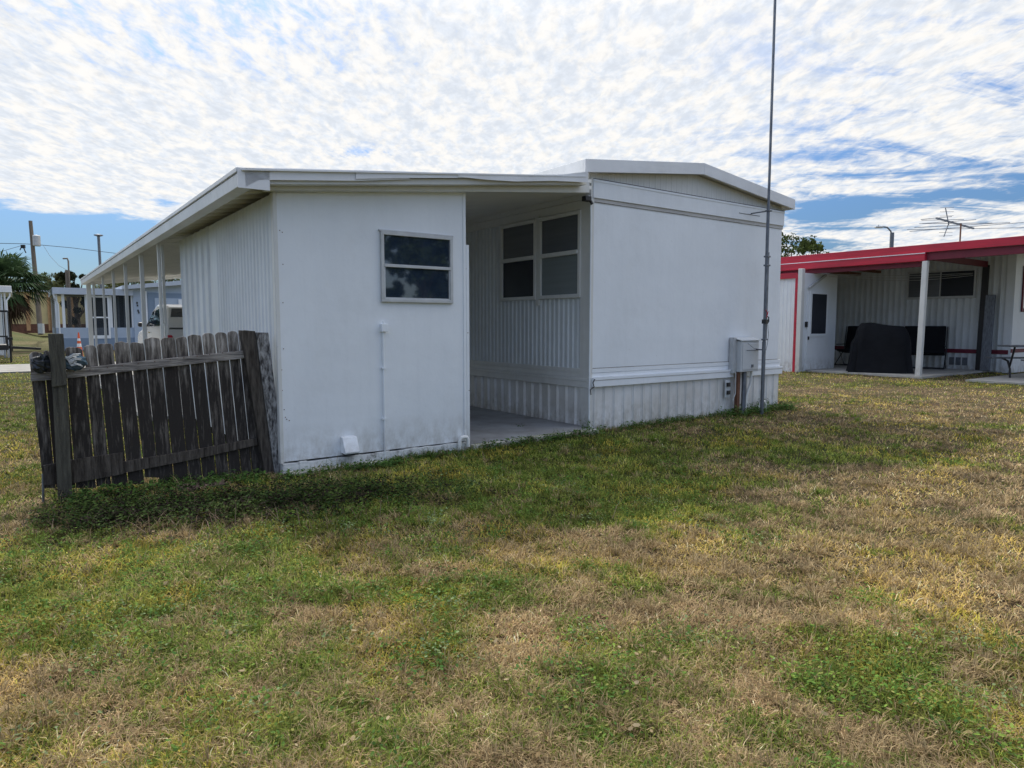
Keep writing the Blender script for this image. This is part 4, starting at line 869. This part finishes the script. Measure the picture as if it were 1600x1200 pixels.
# picnic table at the edge
pt = thing('picnic_table', (17.0, -.45, .04), 'dark metal picnic table with attached benches on a small concrete pad', 'picnic table', rz=math.radians(-40))
part(pt, 'table_top', MB().box(-.9, .9, -.36, .36, .72, .755), galv, rel=True, bevel=.006)
for s in (-1, 1): part(pt, 'bench', MB().box(-.9, .9, s*.62-.14, s*.62+.14, .43, .462), galv, rel=True, bevel=.006)
for s in (-1, 1):
    x = s*.6
    for y in (-1, 1):
        part(pt, 'leg', MB().tube([(x, y*.62, .43), (x, y*.55, .42), (x, y*.42, .38), (x, y*.33, .2), (x, y*.31, .0)], .022, 8).tube([(x, y*.35, .25), (x, y*.2, .72)], .022, 8), blackmetal, rel=True, smooth=True)

# ------------------------------------------------------------------ roof antenna and street lamp
AX = atL(1500, 376, 20.5)
an = thing('roof_antenna', (AX[0], AX[1], 3.2), 'bare metal television antenna on a short mast above the red trimmed roof', 'antenna')
an.location.z += .38; an.rotation_euler = (0, 0, 0)      # built in world axes
part(an, 'mast', MB().tube([(0, 0, -.5), (0, 0, .68)], .022, 8), rust, rel=True)
bm_ = MB().beam((-.9, -.25, .80), (.62, .35, .58), .045, .045); part(an, 'boom', bm_, galv, rel=True)
el = MB()
for k in range(7):
    t_ = k/6; c = Vector((-.9, -.25, .80)).lerp(Vector((.62, .35, .58)), t_); ln = (.4, .55, .7, .95, 1.25, 1.55, 1.8)[k]
    d = Vector((.96, -.28, (.06, -.02, .04, -.03, .02, .05, -.02)[k])); el.tube([c-d*ln, c+d*ln], .009, 5)
part(an, 'elements', el, galv, rel=True)
uh = MB().beam((-.55, -.1, 1.12), (-.42, -.1, .62), .02, .02).beam((-.42, -.1, .70), (-.55, -.1, .28), .02, .02)
for zz in (1.12, 1.0, .88, .5, .4, .3): uh.tube([(-.70, -.1, zz), (-.30, -.1, zz+.01)], .006, 5)
part(an, 'reflector', uh, galv, rel=True)
def world_thing(name, p, label, cat, group=None):
    o = bpy.data.objects.new(name, None); COL.objects.link(o); o.location = p; return tag(o, label, cat, group)
p = at(1393, 385, 46); sl = world_thing('street_lamp', (p.x, p.y, 0), 'grey street lamp with a curved arm rising behind the red trimmed roof', 'street lamp')
part(sl, 'pole', MB().tube([(0, 0, 0), (0, 0, 7.4)], .13, 10), galv, rel=True, smooth=True)
part(sl, 'arm', MB().tube([(0, 0, 7.2), (-.1, 0, 7.5), (-.35, 0, 7.75), (-.7, 0, 7.8)], .05, 8), galv, rel=True, smooth=True)
part(sl, 'lamp_head', MB().box(-1.15, -.65, -.12, .12, 7.70, 7.82).box(-.98, -.90, -.04, .04, 7.82, 7.93), alu_dull, rel=True, bevel=.03)

# ------------------------------------------------------------------ trees
def tree(name, px, pybase, d, height, crown_w, label, seed, leaf=.12, nleaf=5000, tone=(.06, .09, .03), z0=0., trunk=.22, cb=.35, nl=14, group=None, pos=None, spread=.33):
    rnd = random.Random(seed); rg = np.random.default_rng(seed)
    if pos: base = Vector(pos)
    else: q = at(px, 508, d); base = Vector((q.x, q.y, z0))
    r = world_thing(name, base, label, 'tree', group)
    tr = MB(); top = Vector((rnd.uniform(-.2, .2), 0, height*.8)); tr.tube([(0, 0, -.1), (.05, 0, height*cb*.5), (.0, 0, height*cb), top*.8, top], [trunk, trunk*.85, trunk*.75, trunk*.4, trunk*.12], 9)
    cen = []
    for i in range(nl):
        a = rnd.uniform(0, 6.283); zz = height*rnd.uniform(cb, .93); rr_ = crown_w/2*rnd.uniform(.25, .85)*math.sqrt(max(.1, 1-((zz/height-cb)/(1-cb)*1.6-.6)**2*.9))
        e = Vector((rr_*math.cos(a), rr_*math.sin(a), zz)); s0 = Vector((0, 0, max(height*cb*.8, zz*.62)))
        mid = s0.lerp(e, .5)+Vector((0, 0, -.05*height)); tr.tube([s0, mid, e], [trunk*.38, trunk*.22, trunk*.06], 6); cen.append(e)
    part(r, 'trunk', tr, bark, rel=True, smooth=True)
    C = np.array([tuple(c) for c in cen]); n = nleaf; pick = rg.integers(0, len(C), n); lobe = crown_w*spread*.5*(.6+.8*rg.random(len(C)))
    dirs = rg.normal(size=(n, 3)); dirs /= np.linalg.norm(dirs, axis=1)[:, None]; rad = rg.random(n)**.45
    # twig clusters inside each lobe
    sub = rg.normal(size=(len(C), 26, 3)); sub /= np.linalg.norm(sub, axis=2)[..., None]; sub *= (.35+.65*rg.random((len(C), 26, 1)))
    sk_ = rg.integers(0, 26, n); P = C[pick]+sub[pick, sk_]*lobe[pick][:, None]*np.array([1, 1, .75])+dirs*rad[:, None]*(lobe[pick][:, None]*.24)
    size = leaf*(.6+.8*rg.random(n)); tone_ = np.array(tone); tw = .65+.7*rg.random(n)[:, None]; cc = np.clip(tone_*tw*(.85+.3*rg.random((len(C), 1))[pick]), 0, 1)
    a = rg.normal(size=(n, 3)); a /= np.linalg.norm(a, axis=1)[:, None]; b = rg.normal(size=(n, 3)); b -= a*(a*b).sum(1)[:, None]; b /= np.linalg.norm(b, axis=1)[:, None]
    V = np.stack([P-a*size[:, None], P+b*size[:, None]*.45, P+a*size[:, None], P-b*size[:, None]*.45], 1).reshape(-1, 3)
    me = bpy.data.meshes.new('crown'); me.vertices.add(len(V)); me.vertices.foreach_set('co', V.ravel().astype(np.float32)); me.loops.add(n*4); me.loops.foreach_set('vertex_index', np.arange(n*4, dtype=np.int32)); me.polygons.add(n); me.polygons.foreach_set('loop_start', np.arange(0, n*4, 4, dtype=np.int32)); me.update()
    at_ = me.color_attributes.new('col', 'FLOAT_COLOR', 'POINT'); c4 = np.ones((n*4, 4)); c4[:, :3] = np.repeat(cc, 4, 0); at_.data.foreach_set('color', c4.ravel().astype(np.float32)); me.materials.append(leafm)
    link(bpy.data.objects.new('crown', me), r); return r
tree('oak_tree', 1236, 0, 46, 7.7, 6.5, 'dark leafy oak rising behind the red trimmed home, beside the white gable', 1, leaf=.13, nleaf=7000, tone=(.07, .095, .03), cb=.3)
tree('oak_tree', 1429, 0, 60, 8.6, 3.0, 'tip of a far tree just above the red trimmed roof, right of the street lamp', 2, leaf=.13, nleaf=1800, tone=(.08, .11, .04))
tree('magnolia_tree', 122, 0, 42, 5.0, 2.1, 'dark bushy magnolia with stiff upright branches behind the blue house', 3, leaf=.11, nleaf=3600, tone=(.035, .042, .02), cb=.25, nl=11, spread=.30)
BG = 'loose row of trees beyond the yellow building'
for i, (px, hh, wdt, lab) in enumerate([(70, 5.6, 3.6, 'low rounded far tree behind the utility pole'), (84, 6.6, 3.4, 'tallest thin far tree left of the magnolia'), (97, 6.3, 3.6, 'thin far tree next to the magnolia'), (215, 6.6, 5, 'far tree seen under the carport roof above the blue house'), (262, 6.9, 6, 'far tree seen between the right carport posts above the blue house'),
                                        (5, 6.0, 5, 'far tree behind the palm at the left edge'), (165, 6.0, 5, 'far tree behind the left carport posts')]):
    tree('far_tree', px, 0, 72, hh-1.0, wdt, lab, 10+i, leaf=.15, nleaf=2400, tone=(.13, .14, .06), z0=1.3, trunk=.12, cb=.4, nl=13, group=BG, spread=.30)
# large oaks across the lawn, reflected in the shed window
tree('oak_tree', 0, 0, 0, 8.0, 7.0, 'broad oak across the lawn, mirrored in the upper pane of the shed window', 21, leaf=.17, nleaf=17000, tone=(.06, .085, .03), pos=(33, -9.5, 0), cb=.3, trunk=.3)
tree('oak_tree', 0, 0, 0, 3.6, 15, 'low spreading oak across the lawn, mirrored in the lower pane of the shed window', 22, leaf=.2, nleaf=15000, tone=(.06, .085, .03), pos=(38, -8.0, 0), cb=.2, trunk=.3)
# sabal palm
def palm():
    q = at(12, 508, 33); base = Vector((q.x, q.y, 0)); r = world_thing('palm_tree', base, 'shaggy sabal palm with drooping dead fronds at the left edge', 'tree')
    ct = 3.15; tr = MB().tube([(0, 0, -.1), (0, 0, ct)], [.16, .14], 10); part(r, 'trunk', tr, bark, rel=True, smooth=True)
    def fronds(n, e0, e1, ln, col, seed, name):
        rg = random.Random(seed); mb = MB(); cols = []
        for i in range(n):
            az = rg.uniform(0, 6.283); el_ = rg.uniform(e0, e1); L_ = ln*rg.uniform(.75, 1.1); h = Vector((math.cos(az), math.sin(az), 0)); sd_ = Vector((-h.y, h.x, 0))
            st0 = Vector((0, 0, ct)); d = (h*math.cos(el_)+Vector((0, 0, math.sin(el_)))).normalized(); hub = st0+d*L_*.55
            mb.tube([st0, hub], [.022, .014], 4)
            up = sd_.cross(d).normalized()
            for k in range(17):
                a = (k-8)/8*1.35; dd = (d*math.cos(a)+sd_*math.sin(a)).normalized(); l2 = L_*.62*(1-.25*abs(a))
                p1 = hub+dd*l2*.55+up*.02; p2 = hub+dd*l2+Vector((0, 0, -.20*L_*rg.uniform(.4, 1.5)))
                wv = dd.cross(up).normalized()*.042
                b_ = len(mb.v); mb.add([hub, p1-wv, p2, p1+wv], [(0, 1, 2, 3)])
        o = part(r, name, mb, leafm, rel=True); me = o.data; a_ = me.color_attributes.new('col', 'FLOAT_COLOR', 'POINT'); n_ = len(me.vertices)
        cc = np.ones((n_, 4)); cc[:, :3] = np.array(col)*(.6+.8*np.random.default_rng(seed).random((n_, 1))); a_.data.foreach_set('color', cc.ravel().astype(np.float32))
    fronds(80, -.5, 1.3, 1.85, (.05, .085, .035), 5, 'green_fronds')
    fronds(40, -1.45, -.45, 1.6, (.10, .07, .05), 6, 'dead_fronds')
palm()

# ------------------------------------------------------------------ utility poles and lines
p = at(58, 508, 45); z00 = .9
up_ = world_thing('utility_pole', (p.x, p.y, z00), 'leaning brown wooden utility pole carrying a grey transformer', 'utility pole')
ptop = at(47.5, 345, 45)-Vector((p.x, p.y, z00)); pb = at(63, 512, 45)-Vector((p.x, p.y, z00)); pb.z = -.3
part(up_, 'pole', MB().tube([pb, pb.lerp(ptop, .5), ptop], [.17, .14, .11], 10), polewood, rel=True, smooth=True)
tq = at(58, 376, 45)-Vector((p.x, p.y, z00)); part(up_, 'transformer', MB().lathe((tq.x, tq.y-.05, tq.z), [(.20, -.36), (.22, -.34), (.22, .26), (.24, .27), (.2, .33), (.05, .36)], 14), alu_dull, rel=True, smooth=True)
part(up_, 'bracket', MB().beam(at(50, 384, 45)-Vector((p.x, p.y, z00)), at(58, 383, 45)-Vector((p.x, p.y, z00)), .1, .1), alu_dull, rel=True)
jq = at(36, 385, 45)-Vector((p.x, p.y, z00)); part(up_, 'splice_box', MB().box(jq.x-.12, jq.x+.12, jq.y-.06, jq.y+.06, jq.z-.12, jq.z+.10).beam(jq, jq+Vector((.16, 0, -.42)), .05, .05).beam(jq+Vector((-.1, 0, 0)), jq+Vector((-.22, 0, -.25)), .04, .04), blackmetal, rel=True)
part(up_, 'ground_box', MB().box(pb.x+.05, pb.x+.35, pb.y-.3, pb.y-.1, -.2, .45), alu_dull, rel=True)
def wire(name, pts, lab, r=.018):
    P = [at(*q) for q in pts]; o = P[0]; mb = MB(); seg = []
    for i in range(len(P)-1):
        for k in range(8): seg.append(P[i].lerp(P[i+1], k/8)-o-Vector((0, 0, .0)))
    seg.append(P[-1]-o); mb.tube(seg, r, 5)
    w_ = meshobj(name, mb, blackmetal); w_.location = o; tag(w_, lab, 'power line', 'overhead lines at the utility pole')
wire('power_line', [(-60, 379, 44), (40, 381, 45), (66, 383, 45), (110, 387, 47), (190, 397, 50), (300, 410, 54)], 'long dark overhead line crossing the sky past the utility pole')
wire('power_line', [(-60, 405, 40), (0, 393.5, 43), (36, 383, 45)], 'short overhead line rising from the left edge to the utility pole', .014)
wire('power_line', [(68, 384, 45), (78, 400, 44), (92, 415, 43), (108, 424, 42)], 'thin drooping service line falling right from the transformer', .010)
p = at(162, 508, 58); lp = world_thing('light_pole', (p.x, p.y, 1.0), 'slim dark pole with a flat cap seen above the carport eave', 'light pole')
part(lp, 'pole', MB().tube([(0, 0, 0), (-.05, 0, at(162, 368, 58).z-1.0)], .11, 8), galv, rel=True); part(lp, 'cap', MB().lathe((-.05, 0, at(162, 368, 58).z-1.0), [(.1, -.1), (.36, 0), (.34, .06), (.05, .12)], 12), galv, rel=True)
p = at(111, 508, 40); lp = world_thing('service_mast', (p.x, p.y, 0), 'thin pole with a bent top among the magnolia branches', 'pole')
zt = at(111, 404, 40).z; part(lp, 'pole', MB().tube([(0, 0, 0), (.05, 0, zt-.15), (.0, 0, zt), (-.25, 0, zt)], .045, 8), polewood, rel=True, smooth=True)
zt = at(108, 422, 40).z; part(lp, 'side_pipe', MB().tube([(-.1, 0, 0), (-.1, 0, zt)], .07, 8), polewood, rel=True, smooth=True)

# ------------------------------------------------------------------ yellow building on the bank
yb = atL(60, 500, 56); YV = yb[1]
yh = thing('yellow_building', (yb[0], YV, 1.3), 'long low yellow building with rust brown pilasters on the bank behind the palm', 'building')
u0 = atL(-120, 500, 56)[0]; u1 = atL(330, 500, 56)[0]
ym = MB(); zt = 3.95; ym.box(u0-6, u1, YV, YV+6, .6, zt)
for k in range(12): ym.box(u0-6, u1, YV-.02, YV-.001, 1.35+k*.215, 1.35+k*.215+.195)
part(yh, 'wall', ym, yellowwall)
for px in (14, 44, 79, 81, 118, 160): 
    q = atL(px, 500, 56); part(yh, 'pilaster', MB().box(q[0]-.14, q[0]+.14, YV-.10, YV-.021, .8, zt-.05), orangewall)
part(yh, 'roof', MB().box(u0-6.3, u1+.3, YV-.3, YV+6.3, zt+.001, zt+.14), roofgrey)
part(yh, 'plinth', MB().box(u0-6, u1, YV-.06, YV-.0205, .6, 1.34), rust)

# ------------------------------------------------------------------ blue house with screened porch
bl = atL(150, 500, 34); BV = bl[1]
def bu(px): return onV(px, 480, BV)[0]
def bz(px, py): return onV(px, py, BV)[2]
bh = thing('blue_house', (bu(150), BV, 0), 'pale blue house with a screened porch and white screen door, behind the carport posts', 'house')
k1, k2 = bu(86), bu(208); zk = bz(150, 512); ztp = bz(150, 461)
part(bh, 'knee_wall', MB().box(k1, k2, BV, BV+.1, bz(150, 528), zk), bluewall); part(bh, 'lower_wall', MB().box(k1-.01, k2+.01, BV-.03, BV+.1, -.1, bz(150, 528)-.002), bluewall2)
part(bh, 'porch_side', MB().box(k1, k1+.08, BV+.101, BV+4.5, -.1, zk), bluewall2)
for px in (88, 99, 135, 173, 207): u = bu(px); part(bh, 'porch_post', MB().box(u-.06, u+.06, BV+.01, BV+.09, zk+.001, ztp), white)
for a, b in ((101, 133), (175, 205)): part(bh, 'screen', MB().box(bu(a), bu(b), BV+.045, BV+.05, zk+.002, ztp), screen_t)
part(bh, 'screen', MB().box(k1+.03, k1+.035, BV+.12, BV+4.4, zk, ztp), screen_t)
for vv in (1.5, 3.0, 4.42): part(bh, 'porch_post', MB().box(k1, k1+.08, BV+vv, BV+vv+.08, zk+.001, ztp), white)
d0, d1 = bu(138), bu(171); dz0, dz1 = bz(150, 529), bz(150, 462)
dm = MB().box(d0, d0+.09, BV-.06, BV-.031, dz0, dz1).box(d1-.09, d1, BV-.06, BV-.031, dz0, dz1).box(d0+.09, d1-.09, BV-.06, BV-.031, dz1-.09, dz1).box(d0+.09, d1-.09, BV-.06, BV-.031, dz0, dz0+.16).box(d0+.09, d1-.09, BV-.06, BV-.031, bz(150, 497), bz(150, 497)+.07)
do = part(bh, 'screen_door', dm, white); part(bh, 'door_screen', MB().box(d0+.09, d1-.09, BV-.045, BV-.04, dz0+.16, dz1-.09), screen_t, up=do)
part(bh, 'back_wall', MB().box(bu(140), bu(208), BV+2.6, BV+2.7, -.1, ztp+.2), bluewall2)
part(bh, 'inner_screen_posts', MB().box(bu(179), bu(181), BV+.5, BV+.56, zk, ztp).box(bu(186), bu(189), BV+.7, BV+.76, zk, ztp).box(bu(196), bu(200), BV+.7, BV+.74, zk, ztp), bluewall)
part(bh, 'porch_fascia', MB().box(bu(83), bu(208), BV-.28, BV-.2, bz(150, 461), bz(150, 451)).box(bu(83), bu(83)+.08, BV-.199, BV+4.8, bz(150, 461), bz(150, 451)), blueroof)
part(bh, 'porch_roof', MB().box(bu(83)+.081, bu(208), BV-.199, BV+4.8, bz(150, 459), bz(150, 451)-.02), blueroof)
part(bh, 'downspout', MB().tube([(bu(84), BV-.25, ztp), (bu(85), BV-.2, ztp-.2), (bu(88), BV-.06, ztp-.28), (bu(91), BV-.05, ztp-.5), (bu(91), BV-.05, .1)], .035, 8), white, smooth=True)
# main blue body, stepping forward, roof rising to the right
m1, m2 = bu(208), bu(345); zr0 = bz(208, 449)
def br(u): return zr0-.05+(u-m1)*.115
part(bh, 'main_wall', MB().prism([(m1, BV-.1, -.1), (m2, BV-.1, -.1), (m2, BV-.1, br(m2)), (m1, BV-.1, br(m1))], (0, 6, 0)), bluewall)
part(bh, 'main_fascia', MB().prism([(m1-.5, BV-.55, br(m1)-.09), (m2, BV-.55, br(m2)-.03), (m2, BV-.55, br(m2)+.22), (m1-.5, BV-.55, br(m1)+.10)], (0, 6.8, 0)), blueroof)
gd_ = bu(231), bu(300)
part(bh, 'garage_panel', MB().box(gd_[0], gd_[1], BV-.16, BV-.101, .0, bz(250, 458)), bluewall2); part(bh, 'garage_door', MB().box(gd_[0]+.3, gd_[1], BV-.19, BV-.161, .0, bz(250, 466)), bluewall)
part(bh, 'house_trim', MB().box(bu(226.5), bu(229.5), BV-.15, BV-.101, .0, bz(228, 455)), white)
part(bh, 'wall_light', MB().box(bu(281)-.1, bu(281)+.1, BV-.26, BV-.195, bz(281, 480), bz(281, 468)), white)
nm = MB()
for (px, py) in ((214, 473), (214.5, 477), (216, 488), (215, 485)): nm.box(bu(px)-.03, bu(px)+.03, BV-.125, BV-.101, bz(px, py)-.06, bz(px, py)+.04)
part(bh, 'wall_marks', nm, blackmetal)

# ------------------------------------------------------------------ white house corner and trailer at the left edge
lh = thing('white_house', (*atL(5, 530, 26)[:2], 0), 'corner of a white carport with a downspout at the left edge', 'house')
LV = atL(10, 530, 26)[1]
def lu(px): return onV(px, 500, LV)[0]
def lz(py): return onV(10, py, LV)[2]
part(lh, 'roof', MB().box(lu(-120), lu(21), LV-.2, LV+5, lz(457), lz(447)), fasciaw, bevel=.01)
part(lh, 'post', MB().box(lu(3), lu(6), LV, LV+.08, 0, lz(457)), white); part(lh, 'post', MB().box(lu(8), lu(11), LV-.12, LV-.04, 0, lz(457)), cream)
part(lh, 'downspout', MB().tube([(lu(18), LV-.1, lz(458)), (lu(17.5), LV-.1, lz(463)), (lu(12), LV-.1, lz(470)), (lu(12), LV-.1, .05)], .03, 8), white, smooth=True)
part(lh, 'wall', MB().box(lu(-120), lu(1), LV+3.0, LV+3.1, 0, lz(457)), white)
part(lh, 'railing', MB().box(lu(-100), lu(13), LV-.32, LV-.28, lz(488), lz(485)).box(lu(12), lu(13.5), LV-.34, LV-.26, 0, lz(486)).box(lu(4), lu(5), LV-.34, LV-.26, 0, lz(486)), blackmetal)
tr_ = thing('utility_trailer', (*atL(-12, 545, 23)[:2], .0), 'black utility trailer whose long tongue points right at the left edge', 'trailer')
part(tr_, 'deck', MB().box(-2.2, .45, -.7, .7, .42, .60), blackmetal, rel=True, bevel=.01)
part(tr_, 'side_rail', MB().box(-2.2, .45, -.72, -.68, .85, .90).box(.40, .45, -.72, -.68, .6, .85).box(-.6, -.55, -.72, -.68, .6, .85), blackmetal, rel=True)
part(tr_, 'tongue', MB().beam((.4, -.3, .50), (1.35, -.02, .42), .07, .08).beam((.4, .3, .50), (1.35, .02, .42), .07, .08), blackmetal, rel=True)
part(tr_, 'jack', MB().tube([(.5, -.5, .0), (.5, -.5, .8)], .03, 8).box(.42, .58, -.56, -.44, .76, .84), blackmetal, rel=True)
for s in (-1, 1):
    w_ = part(tr_, 'wheel', MB().tube([(-.9, s*.86-.09, .31), (-.9, s*.86+.09, .31)], .31, 20), rubber, rel=True, smooth=True, bevel=.02); part(tr_, 'rim', MB().tube([(-.9, s*.86-.1, .31), (-.9, s*.86+.1, .31)], .17, 16), alu_dull, rel=True, up=w_, smooth=True)
# traffic cone
cq = at(122, 508, 25); _s = .66
tc = world_thing('traffic_cone', (cq.x, cq.y, .035), 'tall orange traffic cone with white bands behind the fence', 'traffic cone'); tc.scale = (_s, _s, 1)
part(tc, 'cone_body', MB().lathe((0, 0, 0), [(.19, .03), (.165, .16), (.125, .40), (.12, .42)], 20).lathe((0, 0, 0), [(.098, .5405), (.085, .64)], 20).lathe((0, 0, 0), [(.066, .7305), (.035, .93), (.03, .95)], 20), orangep, rel=True, smooth=True)
part(tc, 'reflective_band', MB().lathe((0, 0, 0), [(.12, .4205), (.099, .54)], 20), whitep, rel=True, smooth=True); part(tc, 'reflective_band', MB().lathe((0, 0, 0), [(.085, .6405), (.067, .73)], 20), whitep, rel=True, smooth=True)
part(tc, 'base', MB().box(-.22, .22, -.22, .22, 0, .03), black, rel=True, bevel=.01)

# ------------------------------------------------------------------ white SUV beyond the carport
def car():
    q = atL(257, 508, 17.0); o = world_thing('parked_car', W(q[0]+.90, q[1]+2.35, .05), 'white suv with a black rear window parked at the far end of the carport', 'car'); o.rotation_euler = (0, 0, YAW+math.pi/2)
    # local: +x forward, y across, z up
    half = .92
    prof = [(2.28, .38), (2.32, .62), (2.26, .88), (2.05, 1.00), (1.15, 1.13), (.25, 1.62), (-.5, 1.76), (-1.5, 1.74), (-2.05, 1.65), (-2.35, 1.18), (-2.40, .6), (-2.34, .36)]
    def ring(sc, ins):
        return [(x, sc*(half-(ins if z > 1.12 else 0)-(.10 if z > 1.5 else 0)), z) for x, z in prof]
    a = ring(-1, .06); b = ring(1, .06); n = len(a); mb = MB(); mb.add(a+b, [tuple(range(n)), tuple(range(n, 2*n))[::-1]]+[(i, i+n, (i+1) % n+n, (i+1) % n) for i in range(n)])
    part(o, 'body', mb, carpaint, rel=True, bevel=.05, smooth=True)
    def pane(pts, name='side_window'): 
        for s in (-1, 1):
            m_ = MB(); vs = [(x, s*(half-.06-(.10*(z-1.16)/.5)+.006), z) for x, z in pts]+[(x, s*(half-.06-(.10*(z-1.16)/.5)-.02), z) for x, z in pts]; k = len(pts)
            m_.add(vs, [tuple(range(k)), tuple(range(k, 2*k))[::-1]]+[(i, i+k, (i+1) % k+k, (i+1) % k) for i in range(k)]); part(o, name, m_, glassdk, rel=True)
    pane([(.92, 1.16), (.16, 1.56), (-.15, 1.62), (-.15, 1.18)]); pane([(-.24, 1.18), (-.24, 1.66), (-1.15, 1.66), (-1.15, 1.18)]); pane([(-1.24, 1.18), (-1.24, 1.66), (-1.85, 1.62), (-2.1, 1.20)])
    part(o, 'windshield', MB().add([(1.13, -.78, 1.17), (1.13, .78, 1.17), (.30, .70, 1.625), (.30, -.70, 1.625), (1.09, -.78, 1.13), (1.09, .78, 1.13), (.26, .7, 1.59), (.26, -.7, 1.59)], [(0, 1, 2, 3), (7, 6, 5, 4), (0, 4, 5, 1), (1, 5, 6, 2), (2, 6, 7, 3), (3, 7, 4, 0)]), glassdk, rel=True)
    part(o, 'rear_window', MB().add([(-2.375, -.80, 1.10), (-2.375, .80, 1.10), (-2.085, .68, 1.625), (-2.085, -.68, 1.625), (-2.30, -.80, 1.08), (-2.30, .80, 1.08), (-2.0, .68, 1.6), (-2.0, -.68, 1.6)], [(3, 2, 1, 0), (4, 5, 6, 7), (1, 5, 4, 0), (2, 6, 5, 1), (3, 7, 6, 2), (0, 4, 7, 3)]), glassdk, rel=True)
    part(o, 'rear_bumper', MB().box(-2.47, -2.3, -.86, .86, .36, .58), carpaint, rel=True, bevel=.04)
    part(o, 'grille', MB().box(2.27, 2.335, -.5, .5, .62, .84), black, rel=True, bevel=.01)
    part(o, 'bumper', MB().box(2.2, 2.38, -.86, .86, .36, .56), carpaint, rel=True, bevel=.04)
    for s in (-1, 1):
        part(o, 'headlight', MB().box(2.12, 2.31, s*.72-.14, s*.72+.14, .74, .90), chrome, rel=True, bevel=.03)
        part(o, 'tail_light', MB().box(-2.41, -2.25, s*.82-.09, s*.82+.09, .72, .95), redp, rel=True, bevel=.03)
        part(o, 'mirror', MB().box(.78, .98, s*.99-.08, s*.99+.08, 1.15, 1.28), black, rel=True, bevel=.04)
        part(o, 'door_handle', MB().box(-.35, -.12, s*.93-.02, s*.93+.02, .98, 1.02), chrome, rel=True)
        for x in (1.42, -1.45):
            w_ = part(o, 'wheel', MB().tube([(x, s*.80-.12, .33), (x, s*.80+.13, .33)], .35, 24), rubber, rel=True, smooth=True, bevel=.02); part(o, 'rim', MB().tube([(x, s*.80-.13, .33), (x, s*.80+.14, .33)], .22, 16), alu_dull, rel=True, up=w_, smooth=True)
car()
